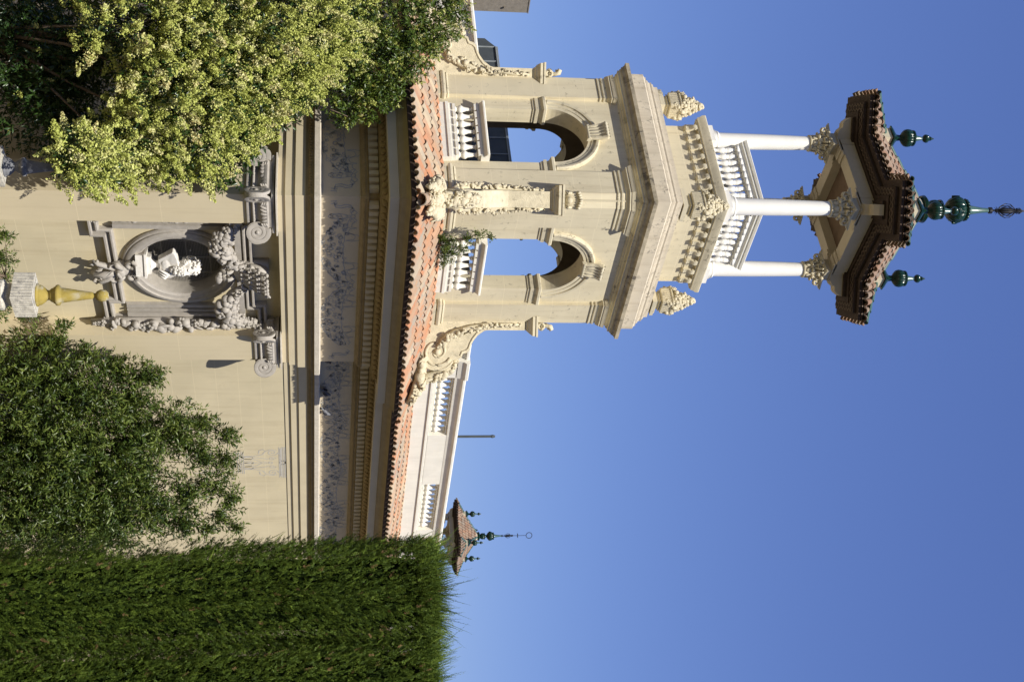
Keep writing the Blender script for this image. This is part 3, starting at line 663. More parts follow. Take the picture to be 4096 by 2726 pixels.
for k in range(6): b.ball((cx-.14+.05*k,.05,-2.20-.02*(k%2)),.055,(1,.8,.9))
b.ball((cx+.05,.06,-2.24),.11,(1.5,.6,.7))
obj(b,'acanthus_bracket',M_GREY,NF,smooth=True)
# shell and scroll bracket below the oval
b=M();cx=OV[0]-.04;rg=random.Random(2)
b.ball((cx,.34,-4.42),.20,(1.15,.8,1.3));b.ball((cx,.20,-4.40),.13,(1.1,.7,.9))
for sg in (-1,1):
    b.tube([(cx+sg*.10,.28,-4.20)]+[(cx+sg*(.20+.10*math.cos(t)),.26,-4.14+.11*math.sin(t)) for t in np.linspace(3.6,-2.6,14)],[.06]*8+[.05]*7,7)
    b.tube([(cx+sg*.08,.26,-4.55),(cx+sg*.20,.22,-4.66),(cx+sg*.31,.2,-4.86),(cx+sg*.36,.22,-4.96),(cx+sg*.30,.22,-5.02),(cx+sg*.24,.22,-4.96)],[.06,.075,.06,.05,.04,.03],7)
    b.tube([(cx+sg*.12,.2,-4.34),(cx+sg*.26,.19,-4.46),(cx+sg*.30,.19,-4.58),(cx+sg*.22,.17,-4.64)],[.05,.06,.05,.03],7)
    for k in range(5): b.ball((cx+sg*(.05+.07*k),.22,-4.78-.05*abs(2-k)),.08,(.55,.5,1.1),Matrix.Rotation(sg*(.2+.25*k),4,'Y'))
b.tube([(cx,.18,-4.55),(cx,.14,-4.72),(cx,.17,-4.95),(cx,.22,-5.04)],[.08,.10,.08,.04],8)
for k in range(3): b.ball((cx-.05+.05*k,.11,-4.44+.02*k),.06,(1,.6,.6))
obj(b,'shell_bracket',M_GREY,NF,smooth=True)
# ================================================================ marble bust
BU=empty('marble_bust',(2.66,.38,-4.05),'white marble bust of a bearded curly haired man standing in the oval niche','bust')
b=M();rz=lambda x,y,h:(2.68+(x*math.cos(-.45)-y*math.sin(-.45)),.36+(x*math.sin(-.45)+y*math.cos(-.45)),h)
b.box(-.28,.24,-.18,.20,-4.05,-3.86,fr=rz);b.box(-.31,.27,-.21,.23,-3.858,-3.81,fr=rz);b.box(-.23,.19,-.14,.16,-3.808,-3.72,fr=rz)
b.lathe([(.15,-.0),(.10,.05),(.075,.10),(.10,.17),(.14,.20)],(2.68,.36,-3.72),16)
obj(b,'socle',M_MARB,BU,auto=40)
b=M();rg=random.Random(11);TB=(2.68,.34)
def bl(x,y,z,r,sc=(1,1,1),rot=None): b.ball((TB[0]+x,TB[1]+y,z),r,sc,rot)
# truncated chest and shoulders, neck, head turned to its left
fc=[(2.46,-3.56),(2.98,-3.58),(3.03,-3.50),(3.04,-3.34),(2.94,-3.22),(2.80,-3.13),(2.60,-3.12),(2.40,-3.13),(2.20,-3.17),(2.17,-3.22)]
nf=len(fc);b.add([(x,.20+.10*abs(x-2.72)+.06*(z<-3.5),z) for x,z in fc]+[(x*.92+.215,.44,z) for x,z in fc],[tuple(range(nf)),tuple(range(nf,2*nf))[::-1]]+[((i+1)%nf,i,nf+i,nf+(i+1)%nf) for i in range(nf)])
bl(.02,-.05,-3.38,.15,(1.9,.42,1.0))
bl(-.02,.0,-3.12,.10,(1,1,1.4))
hx,hy,hz=.02,-.05,-2.94
fd=Vector((.06,-1,-.06)).normalized();sd=Vector((.998,.06,0));
HS=1.6
def hd(f,s,z,r,sc=(1,1,1)):
    f*=HS;s*=HS;z*=HS;r*=HS;p=fd*f+sd*s;q=Matrix((fd,sd,Vector((0,0,1)))).transposed()
    b.ball((TB[0]+hx+p.x,TB[1]+hy+p.y,hz+z),r,sc,q)
hd(-.02,0,.05,.13,(1.08,.92,1.05));hd(.03,0,-.03,.105,(1,.85,1.15));hd(.05,0,-.10,.07,(1,.95,.8))
hd(.118,0,-.005,.028,(.9,.7,1.7));hd(.135,0,-.030,.022,(1,1,.8))                       # nose
hd(.098,.045,.030,.03,(.6,1.1,.45));hd(.098,-.045,.030,.03,(.6,1.1,.45))                # brow
hd(.092,.042,-.02,.028,(.6,1,.8));hd(.092,-.042,-.02,.028,(.6,1,.8))                    # cheeks
hd(.10,0,-.075,.022,(.7,1.5,.5));hd(.0,.105,-.01,.03,(1,.5,1.3));hd(.0,-.105,-.01,.03,(1,.5,1.3))
obj(b,'body',M_MARB,BU,smooth=True)
md=bpy.data.objects['body'].modifiers.new('weld','REMESH');md.mode='VOXEL';md.voxel_size=.011;md.use_smooth_shade=True
b=M()
for i in range(135):                                          # curls of hair
    a=rg.uniform(-2.6,2.6);z=rg.uniform(-.06,.18)
    if abs(a)<1.05 and z<.10: continue
    rr=.132*math.sqrt(max(.05,1-((z-.05)/.145)**2));p=fd*(math.cos(a)*rr*1.05-.02)+sd*(math.sin(a)*rr*.95)
    p=p*HS;b.ball((TB[0]+hx+p.x,TB[1]+hy+p.y,hz+z*HS),rg.uniform(.024,.045),(1,1,.75),rrot(rg))
for i in range(26): p=(fd*rg.uniform(-.12,-.03)+sd*rg.uniform(-.08,.08))*HS;b.ball((TB[0]+hx+p.x,TB[1]+hy+p.y,hz-rg.uniform(-.02,.15)),rg.uniform(.02,.034))
p=fd*-.09;b.ball((TB[0]+hx+p.x,TB[1]+hy+p.y,hz+.02),.17,(.8,.8,1.1));obj(b,'hair',M_MARB,BU,smooth=True)
b=M()
for i in range(64):                                           # beard
    a=rg.uniform(-1.25,1.25);z=rg.uniform(-.21,-.055);k=1-(max(0,-z-.1)/.16)**2
    p=fd*(math.cos(a)*.105*max(.35,k)+.02)+sd*(math.sin(a)*.095*max(.35,k))
    p=p*HS;b.ball((TB[0]+hx+p.x,TB[1]+hy+p.y,hz+z*HS),rg.uniform(.020,.033),(1,1,1.2))
obj(b,'beard',M_MARB,BU,smooth=True)
b=M()
for k,(x0,z0,x1,z1) in enumerate([(.30,-3.30,.10,-3.56),(.33,-3.36,.20,-3.57),(.25,-3.24,.02,-3.55)]):
    b.tube([(TB[0]+x0,TB[1]+.0,z0),(TB[0]+(x0+x1)/2,TB[1]-.17,(z0+z1)/2+.02),(TB[0]+x1,TB[1]-.14,z1)],[.03,.04,.03],7)
obj(b,'drapery',M_MARB,BU,smooth=True)
# ================================================================ corner tower
TX,TY,WU,WV=.5,.5,4.62,4.33
TW=empty('corner_belvedere_tower',(TX+WU/2,TY+WV/2,1.9),'near cream corner tower with arched openings, scroll buttresses and open belvedere on white columns','tower')
FACES=[((TX,TY),(1,0),(0,-1),WU),((TX,TY+WV),(0,-1),(-1,0),WV),((TX+WU,TY),(0,1),(1,0),WV),((TX+WU,TY+WV),(-1,0),(0,1),WU)]
def FR(o,t,n): return lambda x,h,d:(o[0]+t[0]*x+n[0]*d,o[1]+t[1]*x+n[1]*d,h)   # (along, height, outward)
HW,SPR,TOPZ,SILL=.89,5.36,7.10,2.95
b=M()
for o,t,n,W in FACES:
    F=FR(o,t,n);c=W/2;K=24
    arc=[(c-HW*math.cos(math.pi*i/K),SPR+HW*math.sin(math.pi*i/K)) for i in range(K+1)]
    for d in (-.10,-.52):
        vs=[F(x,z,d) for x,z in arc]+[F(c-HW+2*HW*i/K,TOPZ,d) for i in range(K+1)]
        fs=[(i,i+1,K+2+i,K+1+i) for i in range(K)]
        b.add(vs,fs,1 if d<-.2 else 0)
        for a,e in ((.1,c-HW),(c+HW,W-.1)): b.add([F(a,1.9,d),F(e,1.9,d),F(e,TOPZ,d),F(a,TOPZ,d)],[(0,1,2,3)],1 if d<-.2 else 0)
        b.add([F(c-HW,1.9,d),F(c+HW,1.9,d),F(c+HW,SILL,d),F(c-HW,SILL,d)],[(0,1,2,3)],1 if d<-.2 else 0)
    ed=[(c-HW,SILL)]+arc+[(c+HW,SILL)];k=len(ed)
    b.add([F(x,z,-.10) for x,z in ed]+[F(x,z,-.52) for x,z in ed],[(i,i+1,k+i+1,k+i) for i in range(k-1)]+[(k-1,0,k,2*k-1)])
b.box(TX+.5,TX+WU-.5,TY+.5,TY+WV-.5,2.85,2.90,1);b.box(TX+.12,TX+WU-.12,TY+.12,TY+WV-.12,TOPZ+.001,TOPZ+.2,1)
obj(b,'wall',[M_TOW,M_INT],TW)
# corner piers, cut at the corner, with base and capital mouldings
CH,PW_=.24,.92
CORN=[((TX,TY),(1,0),(0,1)),((TX+WU,TY),(0,1),(-1,0)),((TX+WU,TY+WV),(-1,0),(0,-1)),((TX,TY+WV),(0,-1),(1,0))]
def pierpath(o,a,e):
    G=lambda x,y:(o[0]+a[0]*x+e[0]*y,o[1]+a[1]*x+e[1]*y)
    return [G(*q) for q in ((.12,PW_),(0,PW_),(0,CH),(CH,0),(PW_,0),(PW_,.12))]
for o,a,e in CORN:
    pth=pierpath(o,a,e);b=M();b.prism(pth+[(o[0]+(a[0]+e[0])*.14,o[1]+(a[1]+e[1])*.14)],1.9,TOPZ)
    pr=obj(b,'pier',M_TOW,TW)
    b=M();b.sweep(pth,[(-.02,1.9),(.07,1.9),(.07,2.82),(.03,2.84),(.035,2.86),(.075,2.87),(.09,2.92),(.075,2.965),(.03,2.98),(.03,3.0),(.045,3.005),(.02,3.04),(-.02,3.05)]);obj(b,'pier_base',M_TOWM,pr)
    b=M();b.sweep(pth,[(-.02,6.68),(.025,6.685),(.028,6.71),(.004,6.715),(.004,6.76),(.03,6.78),(.035,6.82),(.004,6.83),(.004,6.88),(.03,6.90),(.06,6.955),(.085,6.96),(.085,7.0),(.10,7.005),(.115,7.06),(.125,7.085),(-.02,7.088)]);obj(b,'pier_capital',M_TOWM,pr)
# imposts, archivolts, keystones
for o,t,n,W in FACES:
    F=FR(o,t,n);c=W/2;F2=lambda x,y,h,F=F:F(x,h,y)
    b=M();ip=[(-.02,5.03),(.02,5.035),(.022,5.09),(.045,5.095),(.05,5.17),(.02,5.18),(.04,5.23),(.085,5.27),(.10,5.28),(.10,5.335),(.085,5.355),(-.02,5.36)]
    b.sweep([F(PW_+.001,0,-.10)[:2],F(c-HW,0,-.10)[:2],F(c-HW,0,-.50)[:2]],ip);obj(b,'impost',M_TOWM,TW)
    b=M();b.sweep([F(c+HW,0,-.50)[:2],F(c+HW,0,-.10)[:2],F(W-PW_-.001,0,-.10)[:2]],ip)
    obj(b,'impost',M_TOWM,TW)
    b=M();K=28;arc=[(c-HW*math.cos(math.pi*i/K),SPR+.001+HW*math.sin(math.pi*i/K)) for i in range(K+1)]
    b.sweep(arc,[(.0,-.12),(.0,-.065),(-.085,-.06),(-.09,-.045),(-.17,-.04),(-.18,-.01),(-.21,.0),(-.245,.0),(-.265,-.03),(-.27,-.12)],fr=lambda x,y,h,F=F:F(x,y,h));obj(b,'archivolt',M_TOWM,TW,auto=30)
    b=M()
    for k in range(5):
        x=-.20+.1*k
        b.tube([F(c+x*.80,6.22,.00),F(c+x*.86,6.30,.04),F(c+x*.95,6.44,.06),F(c+x*1.0,6.56,.08),F(c+x*1.02,6.66,.14),F(c+x*1.02,6.70,.10)],[.055,.06,.055,.055,.06,.05],7)
    b.box(-.17,.17,6.20,6.66,-.12,.03,fr=lambda x,h,d,F=F:F(c+x,h,d))
    for z,d in ((6.245,.03),(6.655,.13)): b.tube([F(c-.23,z,d),F(c+.23,z,d)],.055,10)
    obj(b,'keystone',M_TOWM,TW,auto=50)
# window balustrades
BM=mesh(baluster(.565,.098),'baluster',M_WHITE,True)
try: BM.set_sharp_from_angle(angle=R(40))
except Exception: pass
for fi,(o,t,n,W) in enumerate(FACES):
    F=FR(o,t,n);c=W/2;H=HW-.01
    b=M();b.box(c-H-.03,c+H+.03,1.9,2.92,-.12,.03,fr=F);b.box(c-H-.03,c+H+.03,2.921,2.99,-.13,.055,fr=F);b.box(c-H-.02,c+H+.02,2.991,3.085,-.13,.02,fr=F)
    pa=[F(c-H-.02,0,0)[:2],F(c+H+.02,0,0)[:2]]
    b.sweep(pa,[(-.14,3.652),(.045,3.653),(.05,3.695),(.02,3.70),(.03,3.72),(.09,3.785),(.13,3.797),(.13,3.83),(.115,3.85),(-.16,3.85)])
    bl_=obj(b,'balustrade',M_WHITE,TW)
    for i in range(7): inst(BM,'baluster',bl_,F(c-H+(i+.5)*2*H/7,3.086,-.05),0)
# main cornice and stepped attic
SQ=[(TX,TY),(TX+WU,TY),(TX+WU,TY+WV),(TX,TY+WV)]
b=M();b.sweep(SQ,[(-.3,7.095),(-.095,7.096),(-.09,7.13),(-.06,7.14),(-.055,7.17),(-.02,7.185),(.0,7.235),(.05,7.24),(.05,7.285),(.07,7.29),(.08,7.33),(-.3,7.331)],closed=True);obj(b,'cornice',M_TOWM,TW)
b=M();b.sweep(SQ,[(-.3,7.332),(.105,7.333),(.115,7.37),(.14,7.41),(.17,7.43),(.185,7.44),(.185,7.53),(-.3,7.545)],closed=True);obj(b,'cornice_lip',M_CORN,TW)
b=M();b.sweep(SQ,[(-.3,7.54),(.0,7.541),(.0,7.885),(-.03,7.905),(-.05,7.925),(-.05,7.955),(-.10,7.97),(-.105,8.01),(-.13,8.02),(-.145,8.06),(-.135,8.10),(-.165,8.115),(-.17,8.15),(-.21,8.165),(-.215,8.26),(-.9,8.30)],closed=True)
b.box(TX+.5,TX+WU-.5,TY+.5,TY+WV-.5,8.2,8.305)
obj(b,'attic',M_ATT,TW)
# ---- diagonal scroll buttresses
def buttress(o,ang,full):
    ex=np.array([math.cos(ang),math.sin(ang)]);ey=np.array([-math.sin(ang),math.cos(ang)])
    F=lambda d,h,y:(o[0]+ex[0]*d+ey[0]*y,o[1]+ex[1]*d+ey[1]*y,h)
    root=bpy.data.objects.new('buttress',None);COL.objects.link(root);root.parent=TW;root.location=tuple(np.array([o[0],o[1],1.9])-PW[TW.name]);PW[root.name]=np.array([o[0],o[1],1.9])
    out=[(.17,5.10),(.175,4.6),(.18,4.27),(.225,4.08),(.34,3.92),(.47,3.82),(.60,3.755),(.71,3.72),(.77,3.66),(.80,3.56),(.90,3.52)]
    C=(.75,2.92);rr=.46
    for i in range(13): a=math.radians(62-i*17);out.append((C[0]+rr*math.cos(a),C[1]+rr*math.sin(a)))
    poly=[(-.10,5.10)]+out+[(.30,2.30),(-.10,2.30)]
    b=M();b.prism(poly,-.175,.175,fr=F)
    # raised rim along the outer edge
    rim=[(x-.055,z-.02) for x,z in out[2:11]]
    for y in (-.18,.18): b.tube([F(x,z,y) for x,z in rim],.022,6)
    b.box(-.1,.205,4.05,5.10,-.185,.185,fr=F)
    obj(b,'scroll_body',M_CARV,root,auto=40)
    b=M()
    for y in (-.17,.17):
        sp=spiral(C,.40,1.7,34,1.1,-1,.14)
        b.tube([F(x,z,y) for x,z in sp],[.050-.0008*i for i in range(34)],6)
        b.ball(F(C[0],C[1],y),.09)
    for k in range(7): b.tube([F(C[0]+rr*math.cos(a),C[1]+rr*math.sin(a),-.16+.053*k) for a in np.linspace(1.0,-1.9,14)],.030,6)
    obj(b,'scroll',M_CARV,root,smooth=True)
    b=M()                                                     # slab and palmette on top
    pa=[F(-.12,0,-.30)[:2],F(.30,0,-.30)[:2],F(.30,0,.30)[:2],F(-.12,0,.30)[:2]]
    b.sweep(pa,[(-.25,5.12),(-.10,5.121),(-.09,5.17),(-.055,5.175),(-.05,5.20),(.0,5.265),(.03,5.28),(.03,5.36),(.05,5.365),(.05,5.41),(-.25,5.42)],closed=True)
    b.box(-.1,.12,5.10,5.41,-.12,.12,fr=F)
    obj(b,'slab',M_TOWM,root)
    b=M()
    for k in range(7):
        a=(k-3)/3.0
        b.tube([F(.03,5.42,a*.05),F(.10,5.56,a*.12),F(.10,5.70,a*.16),F(.12,5.80-abs(a)*.06,a*.17),F(.19,5.83-abs(a)*.06,a*.17),F(.21,5.78-abs(a)*.05,a*.16)],[.04,.05,.05,.045,.035,.02],6)
    b.ball(F(.16,5.55,0),.08,(1,1,1))
    for s_ in (-1,1):b.tube([F(.10+.075*math.cos(t),5.52+.075*math.sin(t),s_*.16) for t in np.linspace(0,7,12)],.032,6)
    obj(b,'palmette',M_CARV,root,smooth=True)
    for s_ in (-1,1):                                         # fruit drops on both cheeks
        b=M();garland(b,[F(.06,5.02,s_*.20),F(.06,4.5,s_*.22),F(.08,4.1,s_*.22),F(.14,3.75,s_*.22),F(.26,3.35,s_*.22),F(.46,3.05,s_*.22),F(.66,2.95,s_*.20)],[.06,.075,.10,.125,.14,.12,.07],46,20+s_,(ey[0]*s_*.8+ex[0]*.3,ey[1]*s_*.8+ex[1]*.3,.1),core=.6,size=.5)
        obj(b,'fruit_drop',M_CARV,root,smooth=True)
    b=M()
    garland(b,[F(.40,3.74,0),F(.50,3.66,0),F(.62,3.58,0)],[.10,.14,.11],22,31,(ex[0],ex[1],.35),core=.6,size=.5)
    garland(b,[F(.95,3.45,0),F(1.15,3.30,0),F(1.30,3.05,0),F(1.38,2.78,0),F(1.40,2.55,0)],[.07,.13,.17,.18,.16],52,33,(ex[0],ex[1],.3),core=.7,size=.5)
    for y,sd in ((-.24,35),(.24,36),(0,37)):
        garland(b,[F(.85,2.50,y),F(1.15,2.42,y),F(1.45,2.42,y*1.1),F(1.75,2.33,y*1.2),F(2.05,2.20,y*1.1)],[.14,.20,.20,.17,.08],58,sd,(ex[0]*.3,ex[1]*.3,.9),core=.42,size=.58)
    obj(b,'fruit_pile',M_CARV,root,smooth=True)
h=CH/2
buttress((TX+h,TY+h),-3*D4,1);buttress((TX+WU-h,TY+h),-D4,1);buttress((TX+h,TY+WV-h),3*D4,1)
# ---- belvedere
CX,CY=2.81,2.67
def sqp(q): return [(CX-q,CY-q),(CX+q,CY-q),(CX+q,CY+q),(CX-q,CY+q)]
b=M();b.sweep(sqp(1.37),[(-1,8.29),(.07,8.30),(.065,8.36),(.03,8.42),(.0,8.46),(.0,9.0),(-1,9.0)],closed=True);obj(b,'belvedere_base',M_TOW,TW)
b=M();b.sweep(sqp(1.37),[(-.5,8.98),(.01,8.981),(.015,9.02),(.03,9.03),(.03,9.30),(-.5,9.301)],closed=True)
b.sweep(sqp(1.37),[(-.5,9.302),(.125,9.303),(.13,9.335),(.155,9.345),(.165,9.40),(.195,9.47),(.20,9.545),(.185,9.565),(-1.3,9.575)],closed=True)
def modil(p,d,n,s):
    G=F3(p,d,n)
    pr=[(0,.16),(.105,.16),(.118,.10),(.108,.05),(.075,.01),(.055,-.04),(.06,-.085),(.045,-.13),(.01,-.15),(0,-.15)]
    b.prism(pr,-.062,.062,fr=lambda y,z,x:G(x,y,z));b.tube([G(-.075,.085,.11),G(.075,.085,.11)],.03,8);b.tube([G(-.072,.04,-.115),G(.072,.04,-.115)],.026,8)
sq=sqp(1.37)
along(sq+[sq[0]],.325,.03,9.14,modil,skip=.02)
along([sq[0],sq[1]],.325,.02,9.14,lambda p,d,n,s:None)
obj(b,'modillion_cornice',M_TOWM,TW,auto=30)
def belring(q,z0,z1,zr):
    for o,t,n in ((( -1,-1),(1,0),(0,-1)),((-1,1),(0,-1),(-1,0)),((1,-1),(0,1),(1,0)),((1,1),(-1,0),(0,1))):
        F=FR((CX+o[0]*q,CY+o[1]*q),t,n);W=2*q
        b=M();b.box(.0,W,z0,z0+.05,-.10,.07,fr=F)
        b.sweep([F(.02,0,0)[:2],F(W-.02,0,0)[:2]],[(-.12,zr),(.055,zr+.001),(.06,zr+.05),(.09,zr+.09),(.10,zr+.10),(.10,zr+.155),(.12,zr+.165),(.135,zr+.225),(.125,zr+.24),(-.14,zr+.24)])
        w_=obj(b,'gallery_balustrade',M_WHITE,TW)
        me=bpy.data.meshes.get('gallery_baluster') or mesh(baluster(zr-z0-.05,.098,1),'gallery_baluster',M_COLW,True)
        for i in range(8): inst(me,'baluster',w_,F(.27+(i+.5)*(W-.54)/8,z0+.05,-.02))
CO=1.13
belring(1.16,9.58,10.62,10.36)
def colmesh():
    b=M();b.lathe([(.27,0),(.275,.05),(.235,.06),(.235,.085),(.25,.11),(.235,.14),(.205,.16),(.203,.6),(.198,1.2),(.188,1.8),(.172,2.50),(.172,2.52)],n=28);b.box(-.27,.27,-.27,.27,-.12,0)
    m1=mesh(b,'column_shaft',M_COLW,True)
    try:m1.set_sharp_from_angle(angle=R(40))
    except Exception: pass
    b=M();b.lathe([(.175,0),(.21,.01),(.215,.04),(.185,.055),(.175,.07),(.175,.12),(.18,.26),(.20,.36),(.25,.44)],n=20)
    for row,(z,r0,rz,nn,of) in enumerate(((.08,.185,.17,8,0),(.20,.195,.19,8,.39))):
        for k in range(nn):
            a=k*math.pi/4+of;c_,s_=math.cos(a),math.sin(a);T=Matrix.Rotation(a,3,'Z')
            b.ball((c_*(r0+.01),s_*(r0+.01),z+rz*.42),rz*.55,(.22,.62,1),T);b.ball((c_*(r0+.055),s_*(r0+.055),z+rz*.88),.055,(.9,1.1,.6),T)
    for k in range(4):
        a=k*math.pi/2+D4
        for s_ in (-1,1):
            pts=[(.20,.26),(.25,.34),(.31,.40)]+[(.33+.065*math.cos(t),.40+.065*math.sin(t)) for t in np.linspace(2.2,-4.2,16)]
            q=Vector((-math.sin(a),math.cos(a)))*.04*s_
            b.tube([(r_*math.cos(a)+q.x,r_*math.sin(a)+q.y,z_) for r_,z_ in pts],[.03]*3+[.030-.0008*i for i in range(16)],6)
        a-=D4;b.ball((.27*math.cos(a),.27*math.sin(a),.47),.06,(1,1,.9))
        for s_ in (-1,1):
            q=Vector((-math.sin(a),math.cos(a)))
            b.tube([(.215*math.cos(a)+q.x*s_*.05,.215*math.sin(a)+q.y*s_*.05,.27)]+[(.245*math.cos(a)+q.x*s_*(.085+.04*math.cos(t)),.245*math.sin(a)+q.y*s_*(.085+.04*math.cos(t)),.40+.04*math.sin(t)) for t in np.linspace(3.1,-2.4,10)],.017,5)
    def cc(p):
        o=[]
        for k in range(4):
            a0=k*math.pi/2-D4
            for t in np.linspace(0,1,7)[:-1]:
                x=(t-.5)*2;r_=.27+.075*x*x;yy=.335*x;a=k*math.pi/2
                o.append((r_*p*math.cos(a)-yy*p*math.sin(a),r_*p*math.sin(a)+yy*p*math.cos(a)))
        return o
    b.prism(cc(1),.46,.49);b.prism(cc(1.08),.491,.53)
    m2=mesh(b,'column_capital',M_CARV,True)
    try:m2.set_sharp_from_angle(angle=R(45))
    except Exception: pass
    return m1,m2
m1,m2=colmesh()
for sx,sy in ((-1,-1),(1,-1),(1,1),(-1,1)):
    c_=inst(m1,'column',TW,(CX+sx*CO,CY+sy*CO,9.74));inst(m2,'capital',c_,(CX+sx*CO,CY+sy*CO,12.265))
# impost blocks, beams, stepped brackets, ceiling
b=M()
for sx in (-1,1):
    for sy in (-1,1):
        x,y=CX+sx*CO,CY+sy*CO
        b.box(x-.19,x+.19,y-.19,y+.19,12.80,12.97);b.box(x-.22,x+.22,y-.22,y+.22,12.971,13.0)
q0,q1=CO-.19,CO+.19
for s_ in (-1,1):
    b.box(CX-q1,CX+q1,CY+s_*CO-.185,CY+s_*CO+.185,13.06,13.40);b.box(CX+s_*CO-.185,CX+s_*CO+.185,CY-q0+.01,CY+q0-.01,13.062,13.398)
    for e in (-1,1):
        x0=CX+e*(CO-.20)
        for k,(L,z) in enumerate(((.20,12.99),(.34,13.025))):
            b.box(min(x0,x0-e*L),max(x0,x0-e*L),CY+s_*CO-.183,CY+s_*CO+.183,z,13.061+.001*k)
            y0=CY+e*(CO-.20);b.box(CX+s_*CO-.182,CX+s_*CO+.182,min(y0,y0-e*L),max(y0,y0-e*L),z,13.059-.001*k)
for sx in (-1,1):                                             # diagonal brackets under the corner eaves
    for sy in (-1,1):
        ex=np.array([sx,sy])/2**.5;ey=np.array([-ex[1],ex[0]]);o=np.array([CX+sx*CO,CY+sy*CO])
        G=lambda d,y,h:(o[0]+ex[0]*d+ey[0]*y,o[1]+ex[1]*d+ey[1]*y,h)
        pr=[(.1,13.0),(.28,13.0),(.36,13.04),(.42,13.12),(.46,13.13),(.52,13.13),(.58,13.17),(.66,13.28),(.68,13.38),(.1,13.38)]
        b.prism(pr,-.13,.13,fr=lambda d,h,y:G(d,y,h))
obj(b,'beam',M_BEAM,TW)
b=M();b.box(CX-CO+.1,CX+CO-.1,CY-CO+.1,CY+CO-.1,13.30,13.42);obj(b,'ceiling',M_CEIL,TW)
# roof: square with a hipped bay at each corner
MS,DD,WB,EZ=1.85,2.85,.74,13.62
def outline(off):
    ms,dd,wb=MS-off,DD-off,WB-off*.9;o=[]
    for k in range(4):
        a=-3*D4+k*math.pi/2;ex=np.array([math.cos(a),math.sin(a)]);ey=np.array([-ex[1],ex[0]])
        j=ms*2**.5-wb                                      # where the bay meets the square
        for l,y in ((j,-wb),(dd,-wb),(dd,wb),(j,wb)): o.append((CX+ex[0]*l+ey[0]*y,CY+ex[1]*l+ey[1]*y))
    return o
b=M()
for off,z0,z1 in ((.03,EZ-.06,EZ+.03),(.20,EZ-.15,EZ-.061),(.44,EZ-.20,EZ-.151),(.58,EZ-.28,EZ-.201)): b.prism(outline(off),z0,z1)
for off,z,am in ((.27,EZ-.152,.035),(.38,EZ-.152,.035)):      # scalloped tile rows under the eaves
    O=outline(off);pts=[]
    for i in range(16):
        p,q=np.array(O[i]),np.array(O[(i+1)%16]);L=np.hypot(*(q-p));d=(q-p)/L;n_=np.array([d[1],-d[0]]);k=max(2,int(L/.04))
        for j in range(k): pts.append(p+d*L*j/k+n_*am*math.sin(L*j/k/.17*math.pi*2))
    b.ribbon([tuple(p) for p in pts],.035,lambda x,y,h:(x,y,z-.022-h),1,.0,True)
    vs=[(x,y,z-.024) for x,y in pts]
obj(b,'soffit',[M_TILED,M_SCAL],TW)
b=M();b.sweep(outline(.045)[::1],[(0,EZ-.05),(0,EZ+.13),(-.03,EZ+.13),(-.03,EZ-.05)],closed=True,pclosed=True);obj(b,'eave_shade_strip',M_BLACK,TW)  # same painted shade strip, round the belvedere eave
b=M();RGS=[];AP=15.38
hr=lambda r:AP-(AP-(EZ+.06))*r/(MS*2**.5)                      # height of the hip line
RB=1.80;ZB=hr(RB)+.02
